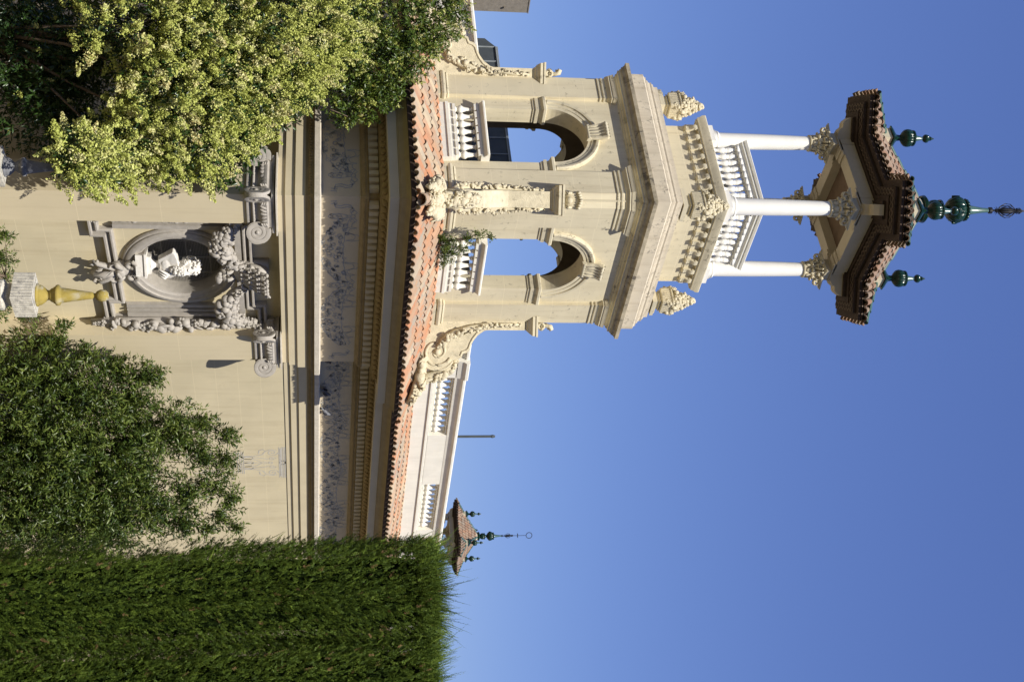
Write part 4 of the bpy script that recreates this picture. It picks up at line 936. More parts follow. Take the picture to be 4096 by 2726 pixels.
for k in range(4):
    a=-3*D4+k*math.pi/2;ex=Vector((math.cos(a),math.sin(a),0));ey=Vector((-ex.y,ex.x,0));c0=Vector((CX,CY,0))
    # main slope between this bay and the next
    n=Vector((math.cos(a+D4),math.sin(a+D4),0));es=Vector((-n.y,n.x,0));o=c0+n*MS-es*MS+Vector((0,0,EZ+.02));sl=(AP-EZ-.06)/MS
    et=(-n+Vector((0,0,sl))).normalized();q=math.sqrt(1+sl*sl)
    def lm(s,q=q):
        t=min(s,2*MS-s)*q;cut=max(0,(WB*2**.5-min(s,2*MS-s)))*0
        m_=min(s,2*MS-s)
        return (0 if m_>WB*1.30 else max(0,(WB*1.30-m_)*q*.9),max(0,t-.02))
    tiles(b,o,es,et,lm,0,2*MS,.225,.40,.088,seed=50+k)
    bed=[c0+n*MS-es*MS+Vector((0,0,EZ+.03)),c0+n*MS+es*MS+Vector((0,0,EZ+.03)),c0+Vector((0,0,AP+.0))];b.add([tuple(v) for v in bed],[(0,1,2)])
    # bay: front hip and two sides
    f0=c0+ex*DD;rgd=c0+ex*RB+Vector((0,0,ZB));inn=c0+ex*(MS*2**.5-WB)
    e1,e2=f0-ey*WB+Vector((0,0,EZ+.02)),f0+ey*WB+Vector((0,0,EZ+.02));i1,i2=inn-ey*WB+Vector((0,0,EZ+.02)),inn+ey*WB+Vector((0,0,EZ+.02));bk_=c0+ex*(RB-.75)+Vector((0,0,ZB+.0))
    b.add([tuple(v) for v in (e1,e2,rgd)],[(0,1,2)]);b.add([tuple(v) for v in (i1,e1,rgd,bk_)],[(0,1,2,3)]);b.add([tuple(v) for v in (e2,i2,bk_,rgd)],[(0,1,2,3)])
    hf=ZB-EZ-.02;sf=hf/(DD-RB);et=(-ex+Vector((0,0,sf))).normalized();qf=math.sqrt(1+sf*sf)
    tiles(b,e1,ey,et,lambda s:(0,max(0,min(s,2*WB-s)/WB*(DD-RB)*qf)),0,2*WB,.21,.40,.082,seed=60+k)
    ss=hf/WB;qs=math.sqrt(1+ss*ss);Lb=DD-(MS*2**.5-WB)
    tiles(b,e1,-ex,(ey+Vector((0,0,ss))).normalized(),lambda s:(0,max(0,min(1,s/(DD-RB))*WB*qs)),0,Lb,.21,.40,.082,seed=70+k)
    tiles(b,e2,-ex,(-ey+Vector((0,0,ss))).normalized(),lambda s:(0,max(0,min(1,s/(DD-RB))*WB*qs)),0,Lb,.21,.40,.082,seed=80+k)
    rgs=[]
    for e in (e1,e2): rgs.append(M());ridge(rgs[-1],e+Vector((0,0,.10)),rgd+Vector((0,0,.08)),.075,.36)
    rgs.append(M());ridge(rgs[-1],c0+ex*(RB-.2)+Vector((0,0,hr(RB-.2)+.08)),c0+ex*.25+Vector((0,0,AP-.08)),.085,.38);RGS+=rgs
rf=obj(b,'roof',M_TILE2,TW)
for q in RGS: obj(q,'ridge_tile',M_GREENL,rf)
# finials
def urn():
    b=M();b.box(-.17,.17,-.17,.17,-.75,-.01);p_=mesh(b,'finial_block',M_TOW)
    b=M();b.lathe([(.30,0),(.30,.04),(.265,.06),(.22,.10),(.13,.15),(.08,.19),(.07,.27),(.08,.29)],n=4,rot=D4)
    b.lathe([(.07,.27),(.09,.30),(.15,.34),(.212,.40),(.232,.47),(.222,.54),(.19,.60)],n=48,ribs=16,amp=.10)
    b.lathe([(.19,.60),(.205,.605),(.205,.64),(.12,.655)],n=24)
    m_=mesh(b,'finial_urn',M_GREEN,True)
    b=M();b.lathe([(.10,.645),(.085,.70),(.058,.80),(.042,.88),(.042,.90)],n=20);b2=mesh(b,'finial_cone',M_GREENL,True)
    b=M();b.lathe([(.035,.89),(.09,.93),(.112,.98),(.10,1.03),(.06,1.07),(.045,1.08),(.06,1.10),(.03,1.15),(.012,1.20)],n=20,ribs=10,amp=.12)
    return p_,m_,b2,mesh(b,'finial_bud',M_GREEN,True)
um=urn()
for m_ in um[1:]:
    try:m_.set_sharp_from_angle(angle=R(45))
    except Exception: pass
for k in range(4):
    a=-3*D4+k*math.pi/2;p=(CX+1.80*math.cos(a),CY+1.80*math.sin(a),14.44)
    r_=inst(um[0],'urn_finial',TW,p);inst(um[1],'urn',r_,p);inst(um[2],'cone',r_,p);inst(um[3],'bud',r_,p)
b=M();b.lathe([(.34,-.22),(.30,-.05),(.27,.0)],(CX,CY,15.36),24);fb=obj(b,'spire_finial',M_TOW,TW,smooth=True)
b=M();q=(CX,CY,15.36);b.lathe([(.25,.0),(.34,.03),(.36,.10),(.30,.16),(.16,.20)],q,28);b.lathe([(.12,.18),(.18,.24),(.24,.33),(.252,.42),(.235,.50),(.215,.52)],q,48,ribs=16,amp=.09);b.lathe([(.215,.52),(.25,.53),(.255,.575),(.16,.605)],q,28)
b.lathe([(.10,.72),(.21,.78),(.30,.86),(.345,.96),(.352,1.05),(.32,1.14),(.26,1.20)],q,56,ribs=18,amp=.10)
for k in range(16): a=k*math.pi/8;b.ball((q[0]+.235*math.cos(a),q[1]+.235*math.sin(a),q[2]+1.25),.062,(1,1,.95))
for k in range(4):
    a=k*math.pi/2+D4
    for i in range(5): b.ball((q[0]+.34*math.cos(a+.06*(i-2)),q[1]+.34*math.sin(a+.06*(i-2)),q[2]+.93+.03*i),.036)
b.lathe([(.25,1.20),(.25,1.26),(.20,1.32),(.10,1.335)],q,28)
obj(b,'glazed_bulbs',M_GREEN,fb,auto=45)
b=M();b.lathe([(.15,.60),(.13,.64),(.09,.72),(.10,.74)],q,24);b.lathe([(.155,1.32),(.125,1.40),(.095,1.56),(.066,1.76),(.058,1.92)],q,24);obj(b,'glazed_cone',M_GREENL,fb,auto=45)
b=M();b.lathe([(.05,1.92),(.085,1.93),(.085,2.0),(.03,2.01),(.028,2.10),(.05,2.12),(.028,2.16),(.028,2.24)],q,16);b.lathe([(.03,2.22),(.075,2.27),(.085,2.36),(.08,2.52),(.05,2.60)],q,16)
for k in range(8):
    a=k*math.pi/4
    b.tube([(q[0]+r_*math.cos(a),q[1]+r_*math.sin(a),q[2]+z) for r_,z in ((.03,2.20),(.12,2.26),(.18,2.38),(.165,2.52),(.08,2.62),(.03,2.64))],.013,5)
    b.tube([(q[0]+.03*math.cos(a),q[1]+.03*math.sin(a),q[2]+2.16),(q[0]+.11*math.cos(a),q[1]+.11*math.sin(a),q[2]+2.12)],[.012,.004],4)
    b.tube([(q[0]+r_*math.cos(a),q[1]+r_*math.sin(a),q[2]+z) for r_,z in ((.02,2.66),(.07,2.70),(.075,2.78),(.02,2.86))],.010,4)
b.lathe([(.02,2.6),(.05,2.70),(.05,2.78),(.02,2.88),(.018,3.9)],q,12)
b.box(q[0]-.20,q[0]+.20,q[1]-.02,q[1]+.02,q[2]+3.18,q[2]+3.22);b.box(q[0]-.02,q[0]+.02,q[1]-.20,q[1]+.20,q[2]+3.181,q[2]+3.219)
for k in range(20):
    a=k*math.pi/10;b.ball((q[0]+.24*math.cos(a)*.7,q[1]-.24*math.cos(a)*.7,q[2]+4.12+.24*math.sin(a)),.045,(.5,.5,1),Matrix.Rotation(a,3,'X'))
b.tube([(q[0]+.22*math.cos(a)*.7,q[1]-.22*math.cos(a)*.7,q[2]+4.12+.22*math.sin(a)) for a in np.linspace(0,6.28,25)],.012,4)
obj(b,'iron_ornament',M_IRON,fb,auto=45)
FAR=(69.8,30.7,-2.9)
PL=(-3.0, -2.33, -5.85)
FRONT=[(-3.48, -2.69, -4.35, 0.31), (-3.39, -2.32, -4.1499999999999995, 0.48), (-3.39, -2.81, -4.13, 0.28), (-3.06, -2.25, -3.87, 0.44)]
# ================================================================ the far twin of the tower
FT=copy_tree(TW);FT.location=(FAR[0],FAR[1],TW.location.z+FAR[2]);FT.name='corner_belvedere_tower.001'
FT['label']='small far belvedere with red tiled roof and iron cross, showing over the white parapet'
TW['group']=FT['group']='belvedere towers of the palace'
# ================================================================ stone baskets of fruit on the attic
def basket():
    b=M();b.box(-.27,.27,-.27,.27,0,.085);b.box(-.23,.23,-.23,.23,.0855,.12);s_=mesh(b,'plinth',M_TOWM)
    b=M();b.box(-.155,.155,-.155,.155,.1205,.20);b.box(-.19,.19,-.19,.19,.2005,.225);b.box(-.17,.17,-.17,.17,.2255,.25);f_=mesh(b,'foot',M_TOWM)
    b=M();pr=[(.215,.2505),(.235,.27),(.25,.40),(.262,.50),(.285,.515),(.285,.545),(.20,.55)]
    vs=[];n=52
    for i in range(n):
        a=2*math.pi*i/n;k=1/max(abs(math.cos(a)),abs(math.sin(a)));k=min(k,1.33)
        for j,(r,z) in enumerate(pr):
            rr=r*k*(1+(.025 if (i%2 and 0<j<4) else 0));vs.append((rr*math.cos(a),rr*math.sin(a),z))
    m=len(pr);b.add(vs,[(i*m+j,((i+1)%n)*m+j,((i+1)%n)*m+j+1,i*m+j+1) for i in range(n) for j in range(m-1)]+[tuple(i*m for i in range(n))[::-1],tuple(i*m+m-1 for i in range(n))]);w_=mesh(b,'bowl',M_CARV)
    b=M();g=random.Random(9);b.lathe([(.24,.54),(.20,.75),(.10,1.0),(.02,1.14)],n=10)
    for i in range(120):
        t=g.random()**1.25;r=.255*(1-t)**.8+.02;a=g.random()*6.28;z=.56+t*.60
        fruitpiece(b,(r*math.cos(a),r*math.sin(a),z),g.uniform(.05,.078)*(1-.3*t),g,(math.cos(a),math.sin(a),.4))
    for k in range(4):
        for i in range(8):
            a=k*math.pi/2+D4+g.uniform(-.25,.25);fruitpiece(b,(.31*math.cos(a),.31*math.sin(a),.56-.045*i*.7+.06),g.uniform(.04,.065),g,(math.cos(a),math.sin(a),.2))
    return s_,f_,w_,mesh(b,'fruit',M_CARV,True)
bm=basket()
for (sx,sy),lb in (((-1,-1),'carved stone basket heaped with fruit standing before the middle white column'),((-1,1),'carved stone basket heaped with fruit on the attic corner nearest the flowering tree'),((1,-1),'carved stone basket heaped with fruit on the attic corner nearest the cypresses')):
    p=(CX+sx*1.74,CY+sy*1.70,8.30);e=empty('fruit_basket',p,lb,'stone basket','stone fruit baskets on the tower')
    for m_ in bm: inst(m_,m_.name,e,p)
# ================================================================ garden pinnacles
def pinnacle(x,y,rz,cone,blk,lb,z0=-4.84):
    e=empty('stone_pinnacle',(x,y,GZ),lb,'pinnacle','stone pinnacles in the garden');c=(x,y,0);B_=.262
    F=lambda q,r_,h:(x+q*math.cos(rz)-r_*math.sin(rz),y+q*math.sin(rz)+r_*math.cos(rz),h)
    b=M();n=9;pts=[]
    for k in range(4):
        a=k*math.pi/2
        for i in range(n):
            t=-B_+2*B_*i/n
            for dt,dp in ((0,-.010),(.012,.0),(2*B_/n-.012,.0)):
                u,v=t+dt,-(B_+dp);pts.append((u*math.cos(a)-v*math.sin(a),u*math.sin(a)+v*math.cos(a)))
    b.prism(pts,z0,z0+.33,fr=F);b.prism([(q*.80,r_*.80) for q,r_ in ((-B_,-B_),(B_,-B_),(B_,B_),(-B_,B_))],z0+.331,z0+.345,fr=F);obj(b,'ridged_block',blk,e)
    b=M();b.lathe([(.185,.345),(.19,.365),(.17,.375),(.165,.40),(.16,.42),(.12,.47),(.082,.51),(.08,.54),(.10,.56),(.115,.58),(.115,.60),(.135,.61),(.14,.64),(.165,.645),(.172,.67),(.165,.70),(.125,.73),(.122,.75),(.092,.95),(.06,1.18),(.052,1.22),(.040,1.225),(.038,1.26),(.05,1.265)],(x,y,z0),28);obj(b,'spire',cone,e,smooth=True)
    b=M();b.lathe([(.03,1.25),(.07,1.28),(.095,1.33),(.10,1.37),(.09,1.42),(.05,1.46),(.0,1.47)],(x,y,z0),24);obj(b,'ball',cone,e,smooth=True)
    b=M();b.box(-.13,.13,-.13,.13,z0-.12,z0-.002,fr=F);b.lathe([(.20,-.30),(.23,-.26),(.255,-.20),(.25,-.16),(.20,-.13),(.15,-.12)],(x,y,z0),40,ribs=20,amp=.06);b.box(-.30,.30,-.30,.30,z0-.40,z0-.30,fr=F);b.box(-.24,.24,-.24,.24,GZ,z0-.401,fr=F);obj(b,'pillar',M_PIN,e,auto=45)
pinnacle(-3.31,-5.53,R(2),M_LICH,M_PIN,'ridged stone block with a yellow lichened spire and ball, below the bust')
pinnacle(PL[0],PL[1],R(8),M_PING,M_PIN,'grey lichened stone pinnacle half hidden by the flowering tree',PL[2])
# ================================================================ pigeons
def pigeon(p,rz,mt,lb):
    e=empty('pigeon',p,lb,'pigeon','pigeons on the ledge',0)
    b=M();T=lambda q:np.array(p)+1.25*np.array((q[0]*math.cos(rz)-q[1]*math.sin(rz),q[0]*math.sin(rz)+q[1]*math.cos(rz),q[2]))
    q=Matrix.Rotation(rz,3,'Z')
    b.ball(T((0,0,.10)),.072,(1.55,.85,.95),q@Matrix.Rotation(-.35,3,'Y'));b.ball(T((.075,0,.145)),.055,(1,.9,1.1),q);b.ball(T((.115,0,.195)),.032,(1.05,.9,1),q);b.ball(T((.10,0,.175)),.035,(1,.9,1.3),q)
    b.ball(T((-.14,0,.055)),.07,(1.3,.5,.22),q@Matrix.Rotation(-.42,3,'Y'));o=obj(b,'body',mt,e,smooth=True)
    r_=o.modifiers.new('skin','REMESH');r_.mode='VOXEL';r_.voxel_size=.009;r_.use_smooth_shade=True
    for s_ in (-1,1):
        b=M();b.ball(T((-.03,s_*.058,.105)),.065,(1.75,.22,.75),q@Matrix.Rotation(-.38,3,'Y'));obj(b,'wing',M_PDARK if mt is M_PGREY else mt,e,smooth=True)
    b=M();b.tube([T((.14,0,.193)),T((.168,0,.186))],[.010,.003],6);b.ball(T((.125,.027,.20)),.006);b.ball(T((.125,-.027,.20)),.006);obj(b,'beak',M_PDARK,e)
    b=M()
    for s_ in (-1,1): b.tube([T((.01,s_*.03,.06)),T((.02,s_*.03,.004)),T((.05,s_*.03,.004))],.006,5)
    obj(b,'feet',M_TILE,e)
pigeon((7.70,.36,.063),.25,M_PGREY,'grey pigeon standing on the ledge at the edge of the shadow')
pigeon((8.55,.34,.063),.15,M_PGREY,'grey pigeon standing on the sunlit ledge, farther from the pavilion corner')
pigeon((6.20,.33,.063),.0,M_PDARK,'black pigeon peeping round the frieze corner of the pavilion')
# ================================================================ roof clutter
b=M();b.lathe([(.038,1.8),(.038,5.12),(.05,5.125),(.05,5.16),(.03,5.23)],(11.97,1.8,0),14);tag(obj(b,'roof_pole',M_METAL,None,auto=40),'thin dark pole rising behind the white parapet','pole')
b=M();b.box(3,3.7,11.12,12.8,1.75,6.02);b.box(2.985,3.715,11.105,12.815,6.021,6.05);
for q in (3.15,3.5): b.box(q,q+.05,11.06,11.12,5.3,5.35)
tag(obj(b,'concrete_chimney',M_CONC),'plain brown concrete chimney block beyond the flowering tree','chimney')
HO=empty('roof_hood',(6,8.4,1.75),'slate grey metal clad roof housing behind the near tower','roof housing')
b=M();pr=[(11.46,1.75),(11.50,4.92),(11.11,5.24),(5.7,5.30),(5.4,5.0),(5.4,1.75)];b.prism(pr,5.0,7.2,fr=lambda y,z,x:(x,y,z));obj(b,'cladding',M_METAL,HO)
b=M()
for v in (11.10,10.45,9.8,9.15,8.5,7.85,7.2,6.55,5.9): b.box(4.975,5.0,v-.015,v+.015,1.75,5.20)
b.box(4.96,5.0,5.7,11.1,5.21,5.245);b.box(4.97,5.0,5.7,11.1,5.255,5.28);obj(b,'seam',mat('pale_seam',(.30,.33,.34),bump=0),HO)
# ================================================================ planting
def cat(L): return np.concatenate(L) if len(L) else np.zeros((0,3))
def unit(a): return a/np.maximum(1e-9,np.linalg.norm(a,axis=1,keepdims=True))
def leafmesh(name,p,d,nrm,L,W,mt,parent,fold=.25,droop=.18,tone=None):
    """p base points, d leaf directions, nrm rough upward side; two folded triangles pairs per leaf"""
    n=len(p);d=unit(d);s=unit(np.cross(d,nrm));u=np.cross(s,d)
    L=np.asarray(L).reshape(-1,1)*np.ones((n,1));W=np.asarray(W).reshape(-1,1)*np.ones((n,1))
    mid=p+d*L*.48;tip=p+d*L-u*L*droop
    l=mid+s*W*.5+u*W*fold;r=mid-s*W*.5+u*W*fold
    v=np.stack([p,l,tip,r,mid],1).reshape(-1,3)-PW[parent.name]
    k=np.arange(n)*5
    f=np.stack([k,k+4,k+1, k+4,k+2,k+1, k,k+3,k+4, k+4,k+3,k+2],1).reshape(-1)
    if tone is None: tone=np.random.RandomState(n%9973).random(n)
    return rawmesh(name,v,f,3,mt,parent,np.repeat(tone,5))
def rawmesh(name,v,f,k,mt,parent,tone=None):
    me=bpy.data.meshes.new(name);me.vertices.add(len(v));me.vertices.foreach_set('co',v.astype(np.float32).ravel())
    m=len(f)//k;me.loops.add(len(f));me.loops.foreach_set('vertex_index',f.astype(np.int32));me.polygons.add(m)
    me.polygons.foreach_set('loop_start',np.arange(m,dtype=np.int32)*k);me.materials.append(mt);
    if tone is not None:
        at=me.attributes.new('tone','FLOAT','POINT');at.data.foreach_set('value',np.clip(tone,0,1).astype(np.float32))
    me.update(calc_edges=True);me.validate()
    o=bpy.data.objects.new(name,me);link(o,parent);PW[o.name]=PW[parent.name];return o
def twigs(sph,dens,rs,inner=.45,sq=1.0):
    """twig tips spread through the crown spheres: points and outward directions"""
    P=[];D=[]
    for x,y,z,r in sph:
        n=max(6,int(dens*r*r));d=unit(rs.normal(size=(n,3)));q=r*(inner+(1.06-inner)*rs.random((n,1))**.6)
        q*=1+.16*np.sin(d[:,:1]*5+x*3)*np.sin(d[:,1:2]*6+y*5)*np.cos(d[:,2:]*5+z*4)
        P.append(np.array([x,y,z])+d*q);D.append(d)
    return cat(P),cat(D)
def foliage(name,P,D,nl,L,W,mt,parent,rs,spread=.75,down=.15,up=.0,step=.16):
    n=len(P);idx=np.repeat(np.arange(n),nl);k=np.tile(np.arange(nl),n).reshape(-1,1)
    d=unit(D[idx]+rs.normal(size=(len(idx),3))*spread*.35+np.array([0,0,up-down]))
    per=unit(np.cross(d,rs.normal(size=(len(idx),3))))
    ld=unit(d*.65+per*spread+np.array([0,0,-down*.6]))
    p=P[idx]-unit(D[idx]+np.array([0,0,up]))*L*step*k+per*.01
    up_=unit(rs.normal(size=(len(idx),3))*.55+np.array([-.15,-.25,.8]))
    sz=rs.uniform(.65,1.15,(len(idx),1))
    tone=.6*rs.random(n)[idx]+.4*rs.random(len(idx))
    return leafmesh(name,p,ld,up_,L*sz,W*sz,mt,parent,tone=tone)
def panicles(name,P,D,nf,Lp,mt,parent,rs,fl=.020,wd=.34):
    n=len(P);A=unit(D*.8+np.array([-.1,-.15,.55])+rs.normal(size=(n,3))*.25);S=rs.uniform(.6,1.2,(n,1))
    idx=np.repeat(np.arange(n),nf);t=rs.random((len(idx),1))**.8
    per=unit(np.cross(A[idx],rs.normal(size=(len(idx),3))))
    br=np.round(t*6)/6
    c=P[idx]+A[idx]*Lp*S[idx]*t+per*Lp*S[idx]*wd*(1.08-t)*rs.random((len(idx),1))**.5
    a=unit(rs.normal(size=(len(idx),3)));b_=unit(np.cross(a,rs.normal(size=(len(idx),3))));s=fl*rs.uniform(.6,1.3,(len(idx),1))
    v=np.stack([c-a*s,c+b_*s*.7,c+a*s,c-b_*s*.7],1).reshape(-1,3)-PW[parent.name]
    # one island for a whole spike, so that each spike has a tone of its own
    k=np.arange(len(idx))*4;f=np.stack([k,k+1,k+2,k+3],1).reshape(-1)
    tone=.75*rs.random(n)[idx]+.25*rs.random(len(idx))
    return rawmesh(name,v,f,4,mt,parent,np.repeat(tone,4))
def trunk(name,p0,tips,r,parent,rs):
    b=M();p0=np.array(p0);mid=p0+np.array([0,0,2.2]);top=np.mean(np.array(tips),0)
    b.tube([tuple(p0),tuple(p0*.6+mid*.4+[.05,.03,0]),tuple(mid)],[r,r*.85,r*.7],9)
    for t in tips:
        t=np.array(t);k=mid*.55+t*.45+rs.normal(size=3)*.15;b.tube([tuple(mid),tuple(k),tuple(t)],[r*.36,r*.20,r*.05],6)
    return obj(b,name,M_BARK,parent,smooth=True)
rs=np.random.RandomState(4)
A=[(-3.02,1.62,-3.44,1.35),(-3.0,1.59,-2.26,1.35),(-2.95,1.85,-1.17,1.37),(-2.83,2.35,-.04,1.11),(-2.35,1.24,-.82,1.1),(-2.36,.92,-1.84,1.18),(-2.35,.75,-2.85,1.17),(-1.61,.28,-3.47,.91),(-1.46,.09,-2.62,.82),(-1.39,.32,-1.87,.74),(-1.24,.13,-4.17,.74),(-.83,-.08,-4.71,.46),(-1.72,.76,-1.26,.74),(-2.5,1.77,-.3,1.01),(-.81,-.1,-2.23,.35),(-.84,-.22,-2.91,.35),(-.94,-.1,-3.76,.51),(-.79,.04,-5.15,.35)]
AL=[(-1.94,2.83,-5.66,1.34),(-1.09,1.9,-6.02,1.35),(-1.35,1.91,-5.2,1.15),(-.87,1.13,-5.09,.86),(-1.76,2.28,-4.58,1.05),(-2.05,2.64,-6.47,1.14),(-1.3,1.03,-1.02,.45),(-1.39,1.15,-.62,.39),(-.75,.48,-1.55,.42),(-.97,.6,-1.28,.37),(-.4,.19,-1.82,.36),(-1.44,1.37,-.35,.34),(-.26,.01,-2.09,.21)]
T1_=empty('privet_tree',(-2.1,2.4,GZ),'privet tree smothered in pale yellow blossom, its lower crown dark and leafy','tree')
trunk('trunk',(-2.1,2.4,GZ),[a[:3] for a in A[:14:2]]+[a[:3] for a in AL[1:5:2]],.16,T1_,rs)
A=[(x,y,z,r*k) for (x,y,z,r),k in zip(A,[.94,.94,.94,.88,.72,.92,.94,.92,.9,.72,.9,.85,.6,.70,.8,.8,.85,.8])]+FRONT;P1,D1=twigs(A,330,rs);P2,D2=twigs(AL,330,rs,.1)
foliage('crown',np.concatenate([P1,P2]),np.concatenate([D1,D2]),8,.150,.048,M_LEAF,T1_,rs,.8,.25)
m=(D1@unit(np.array([[-.55,-.75,.45]])).T)[:,0]>-.15
ro=np.random.RandomState(8)
pk=m&(ro.random(len(P1))<.68)
panicles('blossom',P1[pk]+D1[pk]*.02,D1[pk],150,.42,M_FLOW,T1_,ro,.022,.40)
q=ro.random(len(P2))<.035;panicles('blossom',P2[q],D2[q],60,.22,M_FLOW,T1_,ro,.017)
Bs=[(-2.02,3.11,.6,1.06),(-1.98,3.22,1.54,1.06),(-1.99,3.56,2.5,.78),(-1.52,2.46,1.35,.91),(-1.4,2.14,.42,.77),(-1.65,2.78,2.01,.58),(-1.16,1.82,1.07,.56),(-.95,1.44,.61,.34),(-1.76,3.09,2.31,.44),(-2.09,3.68,2.93,.37),(-1.85,2.71,.05,.77),(-1.18,2.02,1.45,.37)]
T2_=empty('privet_tree',(-2.3,3.8,GZ),'taller privet tree with glossy green leaves and few flowers against the tiled eave','tree')
trunk('trunk',(-2.3,3.8,GZ),[a[:3] for a in Bs[:8]],.14,T2_,rs)
P3,D3=twigs(Bs,420,rs,.35);foliage('crown',P3,D3,9,.115,.042,M_LEAFB,T2_,rs,.8,.2)
q=(ro.random(len(P3))<.17)&((D3@np.array([-.5,-.7,.5]))>-.1);panicles('blossom',P3[q],D3[q],52,.20,M_FLOW,T2_,ro,.016)
Cs=[(5.07,-.84,-6.67,1.07),(5.96,-1.82,-6.69,1.61),(6.99,-2.83,-6.72,1.62),(5.46,-1.18,-5.53,1.18),(6.27,-2.22,-5.33,1.61),(7.31,-3.24,-5.35,1.3),(5.73,-1.37,-4.36,.86),(5.28,-.94,-4.05,.48),(6.26,-1.88,-3.87,.86),(7.01,-2.85,-4.07,1.08),(6.04,-1.6,-3.17,.54),(6.41,-1.91,-3.08,.54),(6.24,-1.53,-2.58,.36),(6.43,-1.78,-2.07,.36),(6.75,-2.19,-2.58,.49),(6.93,-2.26,-2.08,.36),(7.32,-2.92,-2.98,.54),(7.28,-2.71,-2.38,.44),(7.48,-2.96,-1.97,.35),(7.76,-3.33,-2.17,.31),(7.73,-3.46,-3.08,.46),(7.82,-3.57,-2.57,.3),(7.89,-3.5,-1.86,.24),(5.09,-.7,-4.84,.38),(4.86,-.56,-5.32,.3),(4.7,-.36,-6.0,.3),(5.12,-.74,-4.45,.3),(5.22,-.86,-3.66,.24),(4.35,-.06,-5.79,.21)]
T3_=empty('laurel_tree',(6.6,-2.1,GZ),'loose dark green laurel tree with narrow leaves reaching up the wall beside the cypress','tree')
trunk('trunk',(6.6,-2.1,GZ),[a[:3] for a in Cs[3:23:2]],.10,T3_,rs)
Cs+=[(7.0,-2.7,-6.2,1.3),(7.55,-3.3,-4.6,.9),(7.6,-3.3,-3.7,.6),(6.6,-2.2,-4.5,.8),(7.65,-3.45,-6.9,1.0),(7.85,-3.6,-5.7,.8),(7.8,-3.6,-4.9,.6)];P4,D4_=twigs(Cs,330,rs,.0);gr=unit(P4-np.array([6.4,-1.9,-8.2]));D4_=unit(D4_*.45+gr*.95+rs.normal(size=P4.shape)*.38);foliage('crown',P4,D4_,12,.145,.040,M_LEAFC,T3_,rs,.85,.05,.10,.17)
C2=[(1.27,-.1,-6.58,.25),(1.97,-.1,-6.71,.32),(2.84,-.1,-6.95,.4),(3.6,-.1,-7.09,.42),(3.94,-.1,-6.58,.28),(2.3,-.1,-7.3,.5),(3.3,-.2,-7.7,.6)]
T4_=empty('laurel_shrub',(2.6,-.1,GZ),'low laurel shrub at the wall foot behind the yellow lichened pinnacle','shrub')
trunk('stem',(2.6,-.1,GZ),[a[:3] for a in C2],.05,T4_,rs)
P5,D5=twigs(C2,420,rs,.15);foliage('crown',P5,D5,10,.105,.03,M_LEAFC,T4_,rs,.75,.05,.35,.17)
Pb=[(1.52,.22,2.78,.18),(1.69,.22,2.94,.24),(2.0,.22,3.0,.26),(2.14,.22,2.85,.16),(2.40,.22,2.86,.14),(1.5,.22,3.32,.18),(1.42,.26,3.61,.17),(1.49,.26,3.87,.13),(1.85,.22,3.26,.16)]
T5_=empty('wall_plant',(1.75,.28,2.62),'wild green bush rooted between the roof tiles and the tower balustrade','plant')
b=M()
for t in Pb: b.tube([(1.75,.30,2.5),((1.75+t[0])/2,.26,(2.6+t[2])/2-.05),t[:3]],[.02,.014,.005],5)
obj(b,'stem',M_BARK,T5_)
P6,D6=twigs(Pb,900,rs,.1);foliage('crown',P6,D6,9,.060,.024,M_LEAFC,T5_,rs,.75,.05,.3,.2)
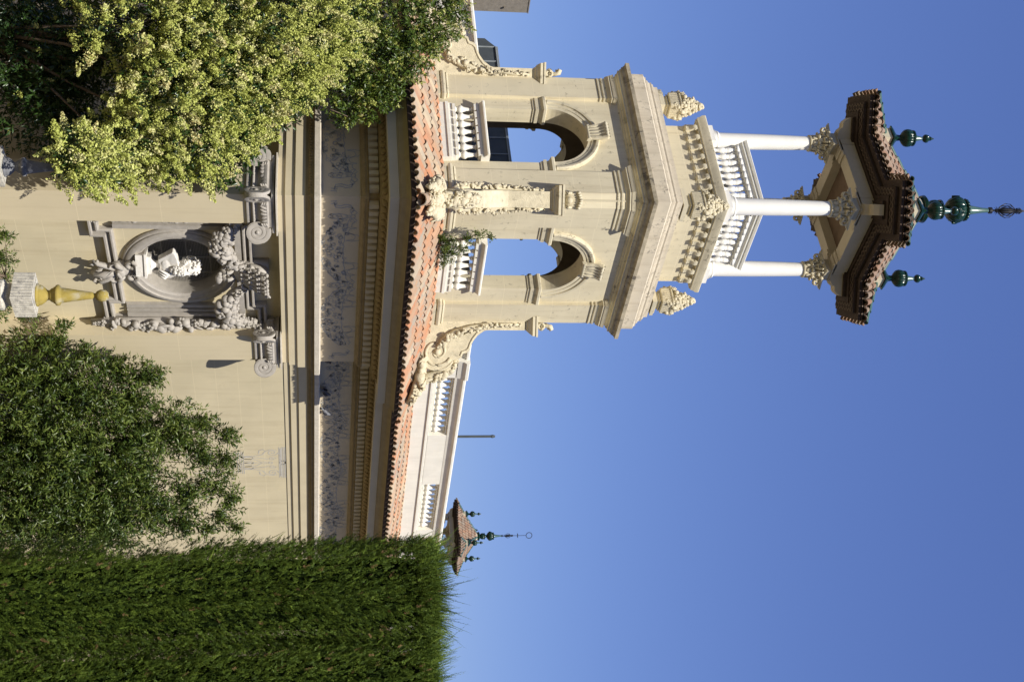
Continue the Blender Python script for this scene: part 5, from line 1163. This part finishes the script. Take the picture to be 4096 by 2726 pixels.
# ---- clipped cypresses
def cypress(cx,cy,hx,hy,top,lb,seed):
    r=np.random.RandomState(seed);e=empty('cypress_tree',(cx,cy,GZ),lb,'cypress','clipped cypresses')
    b=M();b.lathe([(.16,0),(.13,3),(.08,8),(.02,top-GZ-.6)],(cx,cy,GZ),10);obj(b,'trunk',M_BARK,e,smooth=True)
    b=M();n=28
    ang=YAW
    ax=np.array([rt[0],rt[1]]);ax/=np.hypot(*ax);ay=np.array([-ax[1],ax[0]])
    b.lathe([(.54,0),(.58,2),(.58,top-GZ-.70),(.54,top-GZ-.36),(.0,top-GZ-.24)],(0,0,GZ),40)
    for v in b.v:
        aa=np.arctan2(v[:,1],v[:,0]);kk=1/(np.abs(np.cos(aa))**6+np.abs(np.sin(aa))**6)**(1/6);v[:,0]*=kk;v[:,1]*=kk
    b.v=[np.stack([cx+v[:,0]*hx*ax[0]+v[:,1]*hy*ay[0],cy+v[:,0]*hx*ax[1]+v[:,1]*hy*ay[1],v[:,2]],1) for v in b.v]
    obj(b,'shade_core',M_CYPC,e)  # solid core whose colour carries the shade behind the sprays
    N=38000;z=-7.4+(top+7.4)*r.random(N)
    a=r.random(N)*2*math.pi;fr=r.random(N)<.58;a[fr]=-math.pi/2+(r.random(fr.sum())-.5)*3.6
    def plan(a): return 1/(np.abs(np.cos(a))**6+np.abs(np.sin(a))**6)**(1/6)
    k=plan(a);X=k*np.cos(a)*hx;Y=k*np.sin(a)*hy
    def nse(sx,sz,ph): return np.sin(X*sx+ph+np.sin(z*sz*.7+ph))*np.sin(Y*sx*1.1+ph*2+z*sz*.3)+np.sin(z*sz+X*sx*.6+ph*3)*np.cos(X*sx*.8-Y*sx+ph)
    f=.09*nse(3,.62,seed)+.05*nse(9,1.1,seed+1)+.04*nse(19,2.4,seed+2)
    gap=(nse(6.5,.9,seed+3)+.8*nse(15,2.2,seed+4)+.25*r.normal(size=N))
    dep=r.random(N)**1.6*.24+np.clip(-gap-.75,0,.5)*.24
    inn=r.random(N)<.30;dep[inn]+=.20*r.random(inn.sum())+.06
    fq=np.abs(np.sin(X*1.25+.75*np.sin(z*.55+seed)+.35*np.sin(z*1.6+2)+seed*1.7))
    dep+=.20*np.clip(1-fq/.13,0,1)*(.4+.6*np.sin(z*.9+seed)**2)*(z<top-2.4)
    q=k*(.94+f-dep)
    capn=int(N*.10);z[:capn]=top-.10-.30*r.random(capn)**1.5;q[:capn]*=np.sqrt(r.random(capn))
    z=np.minimum(z,top-.10-.22*np.maximum(0,q-.75)/.25*r.random(N)+.06*np.sin(a*7+seed)+.05*np.sin(X*11))
    P=np.stack([cx+q*(np.cos(a)*hx*ax[0]+np.sin(a)*hy*ay[0]),cy+q*(np.cos(a)*hx*ax[1]+np.sin(a)*hy*ay[1]),z],1)
    o=np.stack([np.cos(a)*ax[0]+np.sin(a)*ay[0],np.cos(a)*ax[1]+np.sin(a)*ay[1],np.zeros(N)],1)
    D=unit(o*.50+np.array([0,0,1.])+r.normal(size=(N,3))*.28);LL=r.uniform(.07,.21,N)
    big=r.random(N)<.03;LL[big]*=2.1
    tp=np.zeros(N,bool);tp[:capn]=True;LL[:capn]=r.uniform(.08,.22,capn);LL[:capn]*=np.where(r.random(capn)<.20,2.6,1)*np.where(r.random(capn)<.035,1.7,1)
    m_=18;idx=np.repeat(np.arange(N),m_);t=np.tile((np.arange(m_)+.5)/m_,N).reshape(-1,1)
    side=unit(np.cross(D,r.normal(size=(N,3))));nn=np.cross(side,D)
    sg=np.where(np.tile(np.arange(m_),N)%2==0,1.,-1.).reshape(-1,1)
    per=unit(side[idx]*sg+nn[idx]*r.normal(size=(len(idx),1))*.55)
    p=P[idx]+D[idx]*LL[idx,None]*t+np.array([0,0,-.035])*t*t
    ll=(.020+.026*r.random(len(idx)))*(1.15-.75*t[:,0])*(.7+np.minimum(LL[idx],.26)*2)
    ln=leafmesh('foliage',p,unit(D[idx]*.85+per*.75),nn[idx]+.3*r.normal(size=(len(idx),3)),ll,ll*.26+.003,M_CYP,e,.08,.05,tone=.62*r.random(N)[idx]+.25*r.random(len(idx))+.13*t[:,0])
    st=np.where(LL>.30)[0];leafmesh('shoot',P[st],D[st],nn[st*0],LL[st]*1.02,.011,M_CYP,e,.0,.02)
    # brown dead sprays caught in the face
    dd=r.random(N)<.012;ii=np.where(dd[idx])[0]
    leafmesh('dead_spray',p[ii]+o[idx][ii]*.02,unit(D[idx]*.85+per*.75)[ii],nn[idx][ii],ll[ii]*1.1,ll[ii]*.35,M_DEAD,e)
cypress(.25,-9.15,.93,.95,2.06,'clipped cypress standing beside the laurel tree, the one with the straight lit edge',1)
cypress(1.02,-10.60,.98,1.0,2.04,'clipped cypress at the far end from the tower, with long feathery shoots on top',2)
